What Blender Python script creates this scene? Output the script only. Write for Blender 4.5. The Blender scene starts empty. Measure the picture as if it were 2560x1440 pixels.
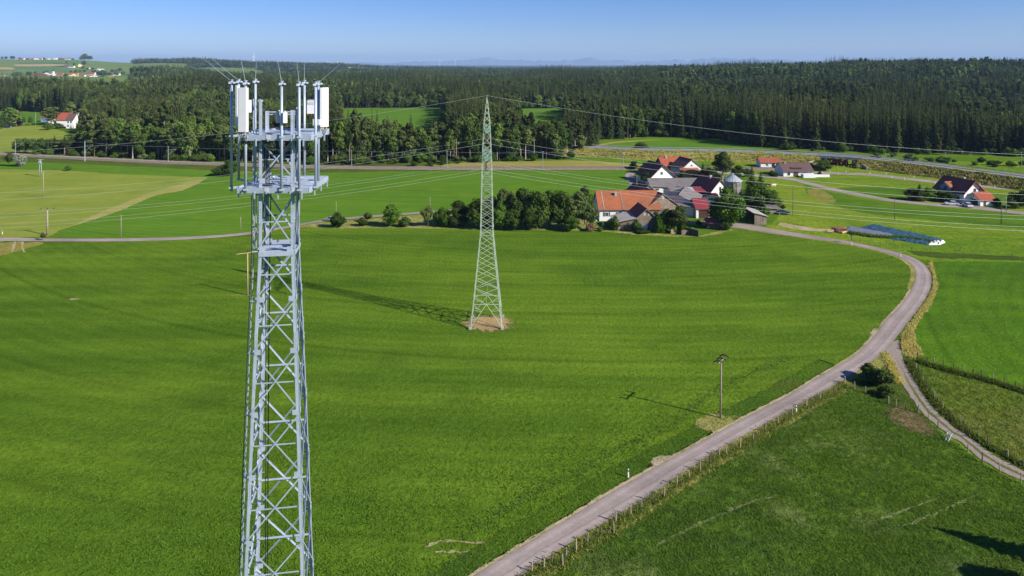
import bpy, bmesh, math, random
import numpy as np
from mathutils import Vector, Matrix, noise
from mathutils.geometry import tessellate_polygon
R = math.radians
random.seed(7); rng = np.random.default_rng(7)
SC = bpy.context.scene
COL = SC.collection
F = 1700.0; H = 48.0; HZ = 160.0
PROTO = {}

# ------------------------------------------------------------------ terrain
def ss(a, b, x):
    t = min(1.0, max(0.0, (x - a) / (b - a))); return t * t * (3 - 2 * t)
def interp(tab, x):
    if x <= tab[0][0]: return tab[0][1]
    for (x0, y0), (x1, y1) in zip(tab, tab[1:]):
        if x <= x1:
            return y0 + (y1 - y0) * (x - x0) / (x1 - x0)
    return tab[-1][1]
RIDGE_R = [(1350, 0), (1500, 6), (1650, 15), (1800, 21), (2000, 27), (2150, 33), (2350, 36), (2450, 33), (2600, 28), (3200, 15)]
RIDGE_L = [(-400, 72), (0, 74), (200, 72), (260, 62), (330, 55), (400, 60), (470, 64), (520, 62), (580, 50), (700, 42), (850, 30), (1000, 15), (1250, 0)]
def terrain(x, y):
    if y < 620: return 0.0
    u = 1280 + x / y * F
    z = interp(RIDGE_R, u) * ss(750, 1550, y) * (1 - .5 * ss(2200, 4500, y))
    k = ss(1450, 1750, u); q = 40 * math.sin(u / 170)
    z += k * (9 * math.exp(-((y - 830 - q) / 95) ** 2) - 11 * math.exp(-((y - 680 - q) / 60) ** 2) - 10 * math.exp(-((y - 1000 + q) / 80) ** 2) + 5 * math.exp(-((y - 1180 + q) / 80) ** 2))
    z += (1 - k) * (7 * math.exp(-((y - 980 + q) / 110) ** 2) - 6 * math.exp(-((y - 1150 + q) / 90) ** 2)) * ss(820, 900, y)
    z += interp(RIDGE_L, u) * ss(2650, 3950, y) * (1 - .8 * ss(5200, 8000, y))
    cx = (362 - 1280) / F * 2000
    z += 27 * math.exp(-((x - cx) / 105) ** 2 - ((y - 2000) / 220) ** 2)
    a = ss(700, 1300, y) * (1 - ss(3000, 5000, y))
    z += 13 * a * noise.noise(Vector((x / 300, y / 175, 3.3)))
    return z
def P(u, v, z=0.0):
    """ground point on the level valley floor whose image row/column is u,v (photo pixels)"""
    d = F * (H - z) / (v - HZ)
    return Vector(((u - 1280) / F * d, d, z))
def PT(u, v):
    """first terrain point met in that direction"""
    dx = (u - 1280) / F; dz = -(v - HZ) / F
    y = 100.0
    while y < 9000:
        if H + dz * y <= terrain(dx * y, y): break
        y += 10
    return Vector((dx * y, y, terrain(dx * y, y)))

# ------------------------------------------------------------------ object helpers
def tag(o, label=None, cat=None, group=None, kind=None):
    if label: o['label'] = label
    if cat: o['category'] = cat
    if group: o['group'] = group
    if kind: o['kind'] = kind
    return o
def empty(name, loc=(0, 0, 0), rz=0, label=None, cat=None, group=None):
    o = bpy.data.objects.new(name, None); COL.objects.link(o)
    o.location = loc; o.rotation_euler = (0, 0, rz); o.empty_display_size = .3
    return tag(o, label, cat, group)
def link(name, me, parent=None):
    o = bpy.data.objects.new(name, me); COL.objects.link(o)
    if parent is not None: o.parent = parent
    return o
def copy_tree(src, loc=None, rz=None, scale=None, label=None):
    def rec(o, par):
        c = o.copy(); COL.objects.link(c); c.parent = par
        for ch in o.children: rec(ch, c)
        return c
    c = rec(src, None)
    if loc is not None: c.location = loc
    if rz is not None: c.rotation_euler = (0, 0, rz)
    if scale is not None: c.scale = scale
    if label: c['label'] = label
    return c

class MB:
    def __init__(s): s.v = []; s.f = []; s.m = []; s.mi = 0
    def add(s, vs, fs):
        o = len(s.v); s.v += [tuple(v) for v in vs]; s.f += [tuple(i + o for i in f) for f in fs]; s.m += [s.mi] * len(fs)
    def box(s, c, d, rz=0):
        cx, cy, cz = c; a, b, h = d[0] / 2, d[1] / 2, d[2] / 2; ca, sa = math.cos(rz), math.sin(rz)
        vs = [(cx + x * ca - y * sa, cy + x * sa + y * ca, cz + z) for z in (-h, h) for (x, y) in ((-a, -b), (a, -b), (a, b), (-a, b))]
        s.add(vs, [(3, 2, 1, 0), (4, 5, 6, 7), (0, 1, 5, 4), (1, 2, 6, 5), (2, 3, 7, 6), (3, 0, 4, 7)])
    def beam(s, p, q, w, h=None, up=(0, 0, 1)):
        p = Vector(p); q = Vector(q); d = (q - p).normalized(); h = w if h is None else h
        up = Vector(up)
        if abs(d.dot(up)) > .98: up = Vector((0, 1, 0))
        x = d.cross(up).normalized(); y = x.cross(d)
        vs = [e + x * a * w / 2 + y * b * h / 2 for e in (p, q) for a, b in ((-1, -1), (1, -1), (1, 1), (-1, 1))]
        s.add(vs, [(3, 2, 1, 0), (4, 5, 6, 7), (0, 1, 5, 4), (1, 2, 6, 5), (2, 3, 7, 6), (3, 0, 4, 7)])
    def angle(s, p, q, w, t, da, db):
        """L section from p to q: two plates w wide, t thick, spreading along da and db"""
        p = Vector(p); q = Vector(q); da = Vector(da).normalized(); db = Vector(db).normalized()
        for a, b in ((da, db), (db, da)):
            o = b * t
            vs = [p, p + a * w, p + a * w + o, p + o, q, q + a * w, q + a * w + o, q + o]
            s.add(vs, [(0, 1, 2, 3), (7, 6, 5, 4), (0, 4, 5, 1), (1, 5, 6, 2), (2, 6, 7, 3), (3, 7, 4, 0)])
    def tube(s, p, q, r, r2=None, n=8, cap=True):
        p = Vector(p); q = Vector(q); r2 = r if r2 is None else r2; d = (q - p).normalized()
        up = Vector((0, 0, 1)) if abs(d.z) < .95 else Vector((0, 1, 0))
        x = d.cross(up).normalized(); y = x.cross(d)
        vs = [e + (x * math.cos(2 * math.pi * k / n) + y * math.sin(2 * math.pi * k / n)) * rr for e, rr in ((p, r), (q, r2)) for k in range(n)]
        fs = [(k, (k + 1) % n, n + (k + 1) % n, n + k) for k in range(n)]
        if cap: fs += [tuple(range(n))[::-1], tuple(range(n, 2 * n))]
        s.add(vs, fs)
    def path(s, pts, r, n=5):
        pts = [Vector(p) for p in pts]; N = len(pts); vs = []; fs = []
        for i, p in enumerate(pts):
            d = (pts[min(i + 1, N - 1)] - pts[max(i - 1, 0)]).normalized()
            up = Vector((0, 0, 1)) if abs(d.z) < .95 else Vector((0, 1, 0))
            x = d.cross(up).normalized(); y = x.cross(d)
            vs += [p + (x * math.cos(2 * math.pi * k / n) + y * math.sin(2 * math.pi * k / n)) * r for k in range(n)]
        for i in range(N - 1):
            fs += [(i * n + k, i * n + (k + 1) % n, (i + 1) * n + (k + 1) % n, (i + 1) * n + k) for k in range(n)]
        s.add(vs, fs)
    def build(s, name, mats, parent=None, smooth=False):
        me = bpy.data.meshes.new(name); me.from_pydata(s.v, [], s.f)
        mats = mats if isinstance(mats, (list, tuple)) else [mats]
        for m in mats: me.materials.append(m)
        if len(mats) > 1: me.polygons.foreach_set('material_index', s.m)
        if smooth: me.polygons.foreach_set('use_smooth', [True] * len(me.polygons))
        me.update()
        return link(name, me, parent)

def quads_mesh(name, V, mat):
    """V: (n,4,3) array of quads -> one mesh"""
    n = len(V); me = bpy.data.meshes.new(name)
    me.vertices.add(n * 4); me.vertices.foreach_set('co', np.ascontiguousarray(V, dtype=np.float32).ravel())
    me.loops.add(n * 4); me.loops.foreach_set('vertex_index', np.arange(n * 4, dtype=np.int32))
    me.polygons.add(n); me.polygons.foreach_set('loop_start', np.arange(0, n * 4, 4, dtype=np.int32))
    me.update(calc_edges=True); me.materials.append(mat)
    return me

# ------------------------------------------------------------------ materials
class NT:
    def __init__(s, name):
        s.m = bpy.data.materials.new(name); s.m.use_nodes = True; s.t = s.m.node_tree; s.t.nodes.clear()
        s.out = s.n('ShaderNodeOutputMaterial')
    def n(s, t, **kw):
        nd = s.t.nodes.new(t)
        for k, v in kw.items():
            if k[0] == 'i' and k[1:].isdigit(): nd.inputs[int(k[1:])].default_value = v
            else: setattr(nd, k, v)
        return nd
    def l(s, a, b): s.t.links.new(a, b)
    def coord(s, out='Object', scale=(1, 1, 1), rot=(0, 0, 0)):
        tc = s.n('ShaderNodeTexCoord'); mp = s.n('ShaderNodeMapping'); mp.inputs['Scale'].default_value = scale; mp.inputs['Rotation'].default_value = rot
        s.l(tc.outputs[out], mp.inputs[0]); return mp.outputs[0]
    def noise(s, vec, scale, detail=3, rough=.55):
        nd = s.n('ShaderNodeTexNoise'); nd.inputs['Scale'].default_value = scale; nd.inputs['Detail'].default_value = detail; nd.inputs['Roughness'].default_value = rough
        s.l(vec, nd.inputs['Vector']); return nd.outputs['Fac']
    def ramp(s, fac, a, b, lo=0, hi=1):
        nd = s.n('ShaderNodeMapRange'); nd.clamp = True
        for i, v in ((1, a), (2, b), (3, lo), (4, hi)): nd.inputs[i].default_value = v
        s.l(fac, nd.inputs[0]); return nd.outputs[0]
    def mix(s, fac, a, b, mode='MIX'):
        nd = s.n('ShaderNodeMix', data_type='RGBA', blend_type=mode)
        for i, v in ((0, fac), (6, a), (7, b)):
            if isinstance(v, (int, float)): nd.inputs[i].default_value = v
            elif isinstance(v, tuple): nd.inputs[i].default_value = (*v, 1) if len(v) == 3 else v
            else: s.l(v, nd.inputs[i])
        return nd.outputs[2]
    def scale(s, col, fac):   # multiply colour by a grey value
        nd = s.n('ShaderNodeVectorMath', operation='SCALE')
        if isinstance(col, tuple): nd.inputs[0].default_value = col
        else: s.l(col, nd.inputs[0])
        s.l(fac, nd.inputs[3]); return nd.outputs[0]
    def add(s, a, b, op='ADD'):
        nd = s.n('ShaderNodeMath', operation=op)
        for i, v in ((0, a), (1, b)):
            if isinstance(v, (int, float)): nd.inputs[i].default_value = v
            else: s.l(v, nd.inputs[i])
        return nd.outputs[0]
    def fin(s, col, rough=.9, spec=.2, metal=0, bump=None, bstr=.5, bdist=.1):
        b = s.n('ShaderNodeBsdfPrincipled')
        if isinstance(col, tuple): b.inputs['Base Color'].default_value = (*col, 1)
        else: s.l(col, b.inputs['Base Color'])
        b.inputs['Roughness'].default_value = rough; b.inputs['Specular IOR Level'].default_value = spec; b.inputs['Metallic'].default_value = metal
        if bump is not None:
            bn = s.n('ShaderNodeBump'); bn.inputs['Strength'].default_value = bstr; bn.inputs['Distance'].default_value = bdist
            s.l(bump, bn.inputs['Height']); s.l(bn.outputs[0], b.inputs['Normal'])
        s.l(b.outputs[0], s.out.inputs[0]); return s.m

def grass(name, c1, c2, c3=None, streak=(.03, .25), rot=0, fine=2.2, bump=.25, contrast=.5, lo=.35, hi=.65, s1=.02, amt3=1.0, fine2=9, mid=.16, fade=None, rows=None):
    t = NT(name); o = t.coord('Object')
    st = t.coord('Object', (streak[0], streak[1], 1), (0, 0, rot))
    big = t.noise(o, s1, 3); sn = t.noise(st, 1.0, 4, .6)
    f = t.ramp(t.add(t.add(big, .5, 'MULTIPLY'), t.add(sn, .5, 'MULTIPLY')), lo + .05, hi - .05)
    col = t.mix(f, c1, c2)
    if c3:
        m3 = t.noise(o, s1 * 3.1, 4, .65); col = t.mix(t.ramp(m3, .52, .75, 0, amt3), col, c3)
    md = t.noise(o, mid, 5, .6); col = t.scale(col, t.ramp(md, .25, .75, 1 - contrast * .45, 1 + contrast * .45))
    fn = t.noise(o, fine, 4, .7); f2 = t.noise(o, fine2, 3, .7)
    col = t.scale(col, t.ramp(fn, .25, .75, 1 - contrast, 1 + contrast))
    if rows:      # drill rows and tramlines curving round the field
        tc = t.n('ShaderNodeTexCoord'); mp = t.n('ShaderNodeMapping'); mp.inputs['Location'].default_value = (-rows[0], -rows[1], 0); t.l(tc.outputs['Object'], mp.inputs[0])
        for per, lo_, a, b_, dist in ((2.9, .0, .95, 1.05, 4.0), (21.0, .990, 1.0, .84, 1.0)):
            w = t.n('ShaderNodeTexWave', wave_type='RINGS', rings_direction='SPHERICAL'); w.inputs['Scale'].default_value = .314 / per; w.inputs['Distortion'].default_value = dist; w.inputs['Detail'].default_value = 2; w.inputs['Detail Scale'].default_value = .25; t.l(mp.outputs[0], w.inputs[0])
            col = t.scale(col, t.ramp(w.outputs['Fac'], lo_, 1, a, b_))
    hgt = t.add(fn, t.add(f2, .4, 'MULTIPLY'))
    t.fin(col, 1.0, 0.0, bump=hgt, bstr=1.0, bdist=bump)
    if fade:      # ragged edge: the patch thins out towards its rim
        sp = t.n('ShaderNodeSeparateXYZ'); t.l(t.coord('UV' if fade == 'uv' else 'Generated'), sp.inputs[0])
        ex = t.add(t.add(t.add(sp.outputs[0], .5, 'SUBTRACT'), 0, 'ABSOLUTE'), 2.0, 'MULTIPLY')
        if fade == 'gen':
            ey = t.add(t.add(t.add(sp.outputs[1], .5, 'SUBTRACT'), 0, 'ABSOLUTE'), 2.0, 'MULTIPLY')
            ex = t.add(t.add(t.add(ex, ex, 'MULTIPLY'), t.add(ey, ey, 'MULTIPLY')), .5, 'POWER')
        nz = t.add(t.noise(o, .7, 5, .7), .5, 'SUBTRACT'); e2 = t.add(ex, t.add(nz, 1.7, 'MULTIPLY'))
        m = t.ramp(e2, .62, .85, 0, 1); tr = t.n('ShaderNodeBsdfTransparent'); mx = t.n('ShaderNodeMixShader'); src = t.out.inputs[0].links[0].from_socket
        t.l(m, mx.inputs[0]); t.l(src, mx.inputs[1]); t.l(tr.outputs[0], mx.inputs[2]); t.l(mx.outputs[0], t.out.inputs[0])
    return t.m

M = {}
M['field'] = grass('crop_green', (.070, .138, .011), (.128, .212, .017), (.060, .122, .012), streak=(.012, .16), fine=1.3, bump=.32, contrast=.25, s1=.012, fine2=5, rows=(20, 330))
M['field_mid'] = grass('crop_bright', (.082, .178, .016), (.108, .214, .020), (.12, .21, .018), streak=(.015, .2), contrast=.2, bump=.2, s1=.012, rows=(60, 700))
M['hay'] = grass('mown_meadow', (.185, .240, .036), (.240, .275, .050), (.135, .210, .030), streak=(.01, .22), rot=.06, contrast=.16, bump=.12)
M['haybright'] = grass('mown_strip', (.330, .300, .100), (.26, .27, .07), streak=(.05, .3), contrast=.2, bump=.12)
M['meadow_r'] = grass('meadow_yellow_green', (.115, .205, .016), (.205, .265, .026), (.085, .165, .014), streak=(.015, .16), rot=.25, contrast=.4, bump=.3, mid=.3, fine=.9)
M['meadow_r2'] = grass('pasture_light', (.13, .215, .018), (.20, .26, .028), streak=(.02, .2), rot=.1, contrast=.35, bump=.3, fine=.9)
M['meadow_dark'] = grass('pasture_dark', (.062, .135, .014), (.10, .185, .016), streak=(.03, .2), rot=.2, contrast=.35, bump=.2)
M['field_r'] = grass('field_fresh', (.066, .150, .012), (.095, .195, .013), (.055, .120, .014), streak=(.03, .2), rows=(220, 60), contrast=.36, bump=.3, fine=1.6)
M['rough'] = grass('rough_pasture', (.095, .125, .018), (.070, .125, .014), (.125, .120, .034), streak=(.1, .25), rot=.5, contrast=.6, bump=.6, fine=.9, mid=.5, fine2=3)
M['rough2'] = grass('tussock_meadow', (.050, .098, .015), (.088, .158, .014), (.145, .175, .055), streak=(.12, .5), rot=-.6, contrast=.6, bump=.6, fine=1.1, fine2=6, s1=.028, amt3=.9, mid=.35)
M['verge'] = grass('verge_grass', (.33, .30, .10), (.17, .21, .04), (.09, .15, .02), streak=(.3, .5), contrast=.5, bump=.3, s1=.12, mid=.5)
M['mark'] = grass('flattened_grass', (.22, .25, .10), (.15, .19, .06), streak=(.3, .5), contrast=.4, fade='gen')
M['verge_b'] = grass('verge_band', (.38, .33, .11), (.22, .24, .05), (.10, .15, .02), streak=(.1, .3), contrast=.4, bump=.3, fade='uv')
M['verge_g'] = grass('dry_grass_patch', (.33, .29, .10), (.20, .22, .05), (.10, .15, .02), streak=(.1, .3), contrast=.4, bump=.3, fade='gen')
M['rough_b'] = grass('long_grass_band', (.060, .120, .015), (.080, .150, .012), (.12, .14, .03), streak=(.1, .3), contrast=.5, bump=.4, fade='uv')
M['verge_dark'] = grass('ditch_grass', (.060, .105, .018), (.10, .135, .024), (.14, .13, .04), streak=(.1, .3), contrast=.4, bump=.4)
M['tan'] = grass('dry_field', (.30, .25, .07), (.22, .23, .05), (.36, .28, .10), streak=(.02, .2), contrast=.2, bump=.15)
M['scrub'] = grass('bank_scrub', (.27, .23, .06), (.16, .18, .035), (.33, .27, .09), streak=(.08, .2), contrast=.4, bump=.2, fine=.7, mid=.3)
M['soil'] = grass('bare_soil', (.24, .16, .095), (.17, .125, .06), (.09, .10, .03), streak=(.3, .3), contrast=.35, bump=.2, s1=.1, fade='gen')
M['yard'] = grass('yard_gravel', (.26, .21, .17), (.20, .17, .12), (.14, .14, .05), streak=(.3, .3), contrast=.3, bump=.1, s1=.1)
M['straw'] = grass('pylon_straw', (.42, .30, .15), (.32, .24, .10), (.12, .14, .03), streak=(.3, .4), contrast=.3, bump=.2, s1=.09, amt3=.5, fade='gen')
M['sand_b'] = grass('sandy_band', (.45, .36, .23), (.30, .27, .13), (.12, .17, .03), streak=(.3, .3), contrast=.3, bump=.1, s1=.1, fade='uv')
M['sand_g'] = grass('sandy_patch', (.45, .36, .25), (.34, .29, .18), (.15, .18, .05), streak=(.3, .3), contrast=.3, bump=.1, s1=.1, fade='gen')
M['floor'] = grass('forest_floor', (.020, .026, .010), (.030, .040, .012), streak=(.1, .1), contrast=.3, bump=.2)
M['far_fields'] = grass('far_fields', (.12, .18, .045), (.15, .21, .05), streak=(.002, .01), contrast=.1, s1=.003, bump=.1)
M['wheat'] = grass('far_wheat', (.40, .30, .13), (.36, .28, .11), streak=(.002, .01), contrast=.1, bump=.1)
M['sand'] = grass('sandy_edge', (.45, .36, .23), (.30, .27, .13), (.12, .17, .03), streak=(.3, .3), contrast=.3, bump=.1, s1=.1)

def asphalt():
    t = NT('weathered_asphalt'); o = t.coord('Object'); uv = t.coord('UV')
    sp = t.n('ShaderNodeSeparateXYZ'); t.l(uv, sp.inputs[0])
    edge = t.add(t.add(t.add(sp.outputs[0], .5, 'SUBTRACT'), 0, 'ABSOLUTE'), 2.0, 'MULTIPLY')
    big = t.noise(o, .12, 4); fn = t.noise(o, 6, 3, .7); md = t.noise(o, 1.1, 4, .6)
    col = t.mix(t.ramp(big, .35, .65), (.255, .208, .186), (.365, .300, .270))
    tracks = t.add(t.add(edge, .5, 'SUBTRACT'), 0, 'ABSOLUTE')
    col = t.scale(col, t.ramp(tracks, 0, .3, 1.10, .90))
    col = t.scale(col, t.ramp(md, .3, .7, .9, 1.08)); col = t.scale(col, t.ramp(fn, .3, .7, .88, 1.12))
    en = t.add(edge, t.add(t.add(md, .5, 'SUBTRACT'), .5, 'MULTIPLY'))
    col = t.mix(t.ramp(en, .88, 1.0), col, (.20, .17, .09))
    # a tar seam
    sm = t.add(t.add(t.add(sp.outputs[0], .60, 'SUBTRACT'), t.add(t.add(t.noise(o, .25, 3), .5, 'SUBTRACT'), .25, 'MULTIPLY')), 0, 'ABSOLUTE')
    col = t.mix(t.ramp(sm, .004, .016, .55, 0), col, (.07, .06, .058))
    return t.fin(col, .88, .3, bump=fn, bstr=.4, bdist=.02)
M['asphalt'] = asphalt()
def track_mat():
    t = NT('gravel_track'); o = t.coord('Object'); uv = t.coord('UV')
    sp = t.n('ShaderNodeSeparateXYZ'); t.l(uv, sp.inputs[0])
    c = t.add(t.add(t.add(sp.outputs[0], .5, 'SUBTRACT'), 0, 'ABSOLUTE'), 2.0, 'MULTIPLY')
    nz = t.noise(o, 1.6, 4, .65); fn = t.noise(o, 7, 3, .7); big = t.noise(o, .25, 3)
    cc = t.add(c, t.add(t.add(nz, .5, 'SUBTRACT'), .55, 'MULTIPLY'))
    grav = t.scale((.285, .235, .20), t.ramp(fn, .3, .7, .75, 1.2))
    gr = t.mix(nz, (.07, .10, .02), (.13, .13, .04))
    mid = t.ramp(sp.outputs[1], .12, .45, 0, 1)
    m = t.add(t.ramp(cc, .14, .3, 1, 0), mid, 'MULTIPLY')
    col = t.mix(m, grav, gr)
    col = t.mix(t.ramp(cc, .82, 1.0), col, gr)
    return t.fin(col, .95, .15, bump=nz, bstr=.7, bdist=.15)
M['track'] = track_mat()

def simple(name, col, rough=.6, spec=.4, metal=0, var=.15, scale=2.0, bump=0, bscale=8, dirt=None, dscale=.6, out='Object', stretch=(1, 1, 1)):
    t = NT(name); o = t.coord(out, stretch); nz = t.noise(o, scale, 4, .6)
    c = t.scale(col, t.ramp(nz, .25, .75, 1 - var, 1 + var))
    if dirt: c = t.mix(t.ramp(t.noise(o, dscale, 5, .65), .48, .72, 0, .75), c, dirt)
    return t.fin(c, rough, spec, metal, bump=t.noise(o, bscale, 3) if bump else None, bstr=1, bdist=bump or .1)
M['steel'] = simple('galvanised_steel', (.41, .475, .58), .45, .5, .25, .10, 1.3, dirt=(.31, .36, .43), dscale=2.2)
M['steel_plate'] = simple('grating_steel', (.47, .54, .65), .5, .4, .2, .08, 2.0)
M['pylon'] = simple('pylon_green_grey_paint', (.40, .48, .36), .55, .4, .1, .12, .5)
M['pylon_green'] = simple('pylon_green_paint', (.20, .36, .27), .55, .4, .1, .12, .5)
M['white_plastic'] = simple('antenna_white', (.74, .74, .76), .4, .4, 0, .03, 1, dirt=(.66, .66, .68), dscale=3)
M['grey_plastic'] = simple('antenna_grey', (.50, .52, .55), .45, .4, 0, .05, 1)
M['dark_cable'] = simple('black_cable', (.025, .027, .03), .5, .4, 0, .1)
M['yellow'] = simple('yellow_connector', (.75, .48, .02), .5, .4, 0, .05)
M['rust'] = simple('reddish_connector', (.30, .14, .07), .6, .3, 0, .1)
M['wire'] = simple('aluminium_wire', (.62, .66, .62), .4, .5, .3, .05)
M['insul'] = simple('insulator_brown', (.09, .045, .035), .35, .5, 0, .1)
M['black_iron'] = simple('black_cap', (.018, .018, .02), .6, .3, 0, .1)
M['wood_pole'] = simple('grey_pole_wood', (.30, .25, .19), .85, .2, 0, .2, 3, stretch=(6, 6, .6))
M['wood_tan'] = simple('tan_pole_wood', (.42, .31, .17), .85, .2, 0, .2, 3, stretch=(6, 6, .6))
M['wood_dark'] = simple('dark_pole_wood', (.13, .095, .07), .85, .2, 0, .2, 3)
M['concrete'] = simple('concrete', (.38, .37, .35), .9, .2, 0, .12, 1.5, dirt=(.25, .25, .23))
M['white_wall'] = simple('white_render', (.80, .80, .78), .85, .2, 0, .04, .8, dirt=(.70, .69, .65), dscale=.35)
M['grey_wall'] = simple('grey_white_render', (.62, .62, .62), .85, .2, 0, .06, .8, dirt=(.5, .5, .5), dscale=.3)
M['yellow_wall'] = simple('pale_yellow_render', (.80, .66, .32), .85, .2, 0, .05, .8)
M['blue_wall'] = simple('blue_render', (.16, .30, .50), .8, .2, 0, .05, .8)
M['glass'] = simple('window_glass', (.03, .035, .045), .12, .6, 0, .2)
M['frame'] = simple('window_frame_white', (.75, .75, .73), .6, .3, 0, .03)
M['shutter'] = simple('green_shutter', (.05, .11, .07), .7, .3, 0, .1)
M['white_paint'] = simple('white_paint', (.80, .80, .78), .5, .4, 0, .03)
M['red_paint'] = simple('red_paint', (.50, .04, .03), .5, .4, 0, .05)
M['ballast'] = simple('track_ballast', (.20, .155, .13), .95, .1, 0, .25, .8, bump=.1, bscale=3)
M['rail'] = simple('rail_steel', (.16, .11, .085), .5, .4, .4, .1)
M['highway'] = simple('highway_asphalt', (.24, .235, .25), .85, .3, 0, .1, .3)
M['guard'] = simple('guard_rail_steel', (.33, .36, .41), .5, .4, .2, .1)
M['galv_pole'] = simple('grey_mast', (.30, .34, .35), .6, .3, 0, .1)
M['green_pole'] = simple('green_mast', (.20, .36, .27), .6, .3, 0, .1)
def roofmat(name, c, dirt, amt=.5, scale=.5, rib=.35, axis=0):
    t = NT(name); o = t.coord('Object')
    nz = t.noise(o, scale, 5, .65); fn = t.noise(o, 5, 3, .6)
    col = t.mix(t.ramp(nz, .38, .72, 0, amt), c, dirt); col = t.scale(col, t.ramp(fn, .3, .7, .82, 1.18))
    w = t.n('ShaderNodeTexWave', bands_direction='XYZ'[axis], wave_profile='SIN'); w.inputs['Scale'].default_value = .314 / rib; t.l(o, w.inputs[0])
    col = t.scale(col, t.ramp(w.outputs['Fac'], 0, 1, .9, 1.08))
    return t.fin(col, .8, .25, bump=w.outputs['Fac'], bstr=.8, bdist=.05)
M['roof_orange'] = roofmat('orange_clay_tiles', (.36, .115, .048), (.17, .085, .05), .85, .25)
M['roof_red'] = roofmat('red_clay_tiles', (.34, .085, .045), (.24, .08, .05), .5)
M['roof_redmetal'] = roofmat('wine_red_sheet', (.23, .032, .042), (.17, .035, .045), .5)
M['roof_dark'] = roofmat('dark_brown_tiles', (.25, .075, .060), (.16, .055, .045), .6)
M['roof_brown'] = roofmat('brown_concrete_tiles', (.13, .078, .070), (.09, .06, .055), .5)
M['roof_grey'] = roofmat('grey_fibre_cement', (.185, .165, .165), (.12, .11, .11), .7, .3, .5)
M['roof_light'] = roofmat('light_grey_corrugated', (.40, .38, .35), (.24, .22, .20), .8, .4, .4)
M['roof_translucent'] = roofmat('pale_light_panel', (.38, .42, .46), (.28, .31, .35), .5, .5, .4)
def woodwall(name, c, d):
    t = NT(name); o = t.coord('Object', (5, 5, .35)); nz = t.noise(o, 1, 4, .6); b = t.noise(t.coord('Object'), .5, 4)
    col = t.mix(t.ramp(nz, .35, .65), c, d); col = t.scale(col, t.ramp(b, .3, .7, .75, 1.2))
    return t.fin(col, .9, .15, bump=nz, bstr=.8, bdist=.05)
M['boards'] = woodwall('weathered_boards', (.27, .22, .17), (.15, .115, .09))
M['boards_dark'] = woodwall('dark_boards', (.13, .10, .085), (.07, .05, .04))
M['door_brown'] = woodwall('brown_door_boards', (.10, .05, .035), (.07, .035, .025))
M['tarp_blue'] = simple('blue_green_silage_sheet', (.036, .088, .125), .42, .5, 0, .45, .8, bump=.35, bscale=.9, dirt=(.012, .035, .055), dscale=1.3, stretch=(.5, 2, 1))
M['tarp_grey'] = simple('grey_violet_sheet', (.16, .17, .22), .5, .4, 0, .2, .5, bump=.05, bscale=1)
M['tarp_white'] = simple('white_sheet', (.7, .72, .75), .5, .4, 0, .2, 2, bump=.1, bscale=3)
M['log_bark'] = simple('log_bark', (.16, .075, .045), .9, .1, 0, .3, 4)
M['log_end'] = simple('log_cut', (.50, .33, .19), .9, .1, 0, .2, 4)
M['bark'] = simple('bark', (.14, .105, .08), .95, .1, 0, .3, 2, stretch=(3, 3, .5))
M['bark_red'] = simple('pine_bark', (.20, .135, .10), .95, .1, 0, .3, 1.5, stretch=(3, 3, .5))
M['bark_pale'] = simple('pale_bark', (.36, .32, .26), .95, .1, 0, .3, 1.5, stretch=(3, 3, .5))
M['cow_brown'] = simple('brown_hide', (.20, .09, .05), .8, .2); M['cow_white'] = simple('cream_hide', (.62, .55, .45), .8, .2)
M['tyre'] = simple('tyre_rubber', (.02, .02, .02), .8, .2)
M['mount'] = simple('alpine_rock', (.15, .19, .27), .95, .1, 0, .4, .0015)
def foliage(name, c1, c2, c3, trans=.12, nscale=.5, stands=0.0):
    t = NT(name); oi = t.n('ShaderNodeObjectInfo'); o = t.coord('Object'); ge = t.n('ShaderNodeNewGeometry'); stand = t.noise(ge.outputs['Position'], .011, 3, .6)
    col = t.mix(t.ramp(t.noise(o, nscale, 3), .3, .7), c1, c2)
    col = t.mix(t.ramp(oi.outputs['Random'], 0, 1, 0, .85), col, c3)
    col = t.mix(t.ramp(stand, .5, .62, 0, stands), col, c3)
    col = t.scale(col, t.ramp(stand, .36, .64, 1 - stands * .25, 1 + stands * .5))
    wn = t.n('ShaderNodeTexWhiteNoise', noise_dimensions='1D'); t.l(oi.outputs['Random'], wn.inputs['W'])
    col = t.scale(col, t.ramp(wn.outputs['Value'], 0, 1, .62, 1.38))
    b = t.n('ShaderNodeBsdfPrincipled'); t.l(col, b.inputs['Base Color']); b.inputs['Roughness'].default_value = .75; b.inputs['Specular IOR Level'].default_value = .04
    tr = t.n('ShaderNodeBsdfTranslucent'); t.l(t.mix(1.0, col, (1.3, 1.25, .5), 'MULTIPLY'), tr.inputs[0])
    mx = t.n('ShaderNodeMixShader'); mx.inputs[0].default_value = trans
    t.l(b.outputs[0], mx.inputs[1]); t.l(tr.outputs[0], mx.inputs[2]); t.l(mx.outputs[0], t.out.inputs[0])
    return t.m
M['spruce'] = foliage('spruce_needles', (.020, .043, .011), (.040, .068, .016), (.056, .072, .022), .06, stands=.8)
M['pine'] = foliage('pine_needles', (.034, .060, .016), (.055, .080, .022), (.075, .090, .030), .08, stands=.5)
M['leaf'] = foliage('broad_leaves', (.042, .085, .016), (.072, .120, .022), (.085, .128, .026), .15, stands=.6)
M['leaf_farm'] = foliage('hedge_leaves', (.046, .086, .014), (.085, .130, .020), (.050, .085, .020), .15)
M['leaf_olive'] = foliage('olive_leaves', (.085, .115, .030), (.12, .145, .045), (.075, .11, .030), .15, stands=.4)
M['leaf_bright'] = foliage('bright_leaves', (.062, .130, .014), (.095, .165, .020), (.060, .115, .018), .2)
M['leaf_silver'] = foliage('silvery_leaves', (.24, .27, .20), (.30, .33, .26), (.22, .26, .18), .1)
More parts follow.
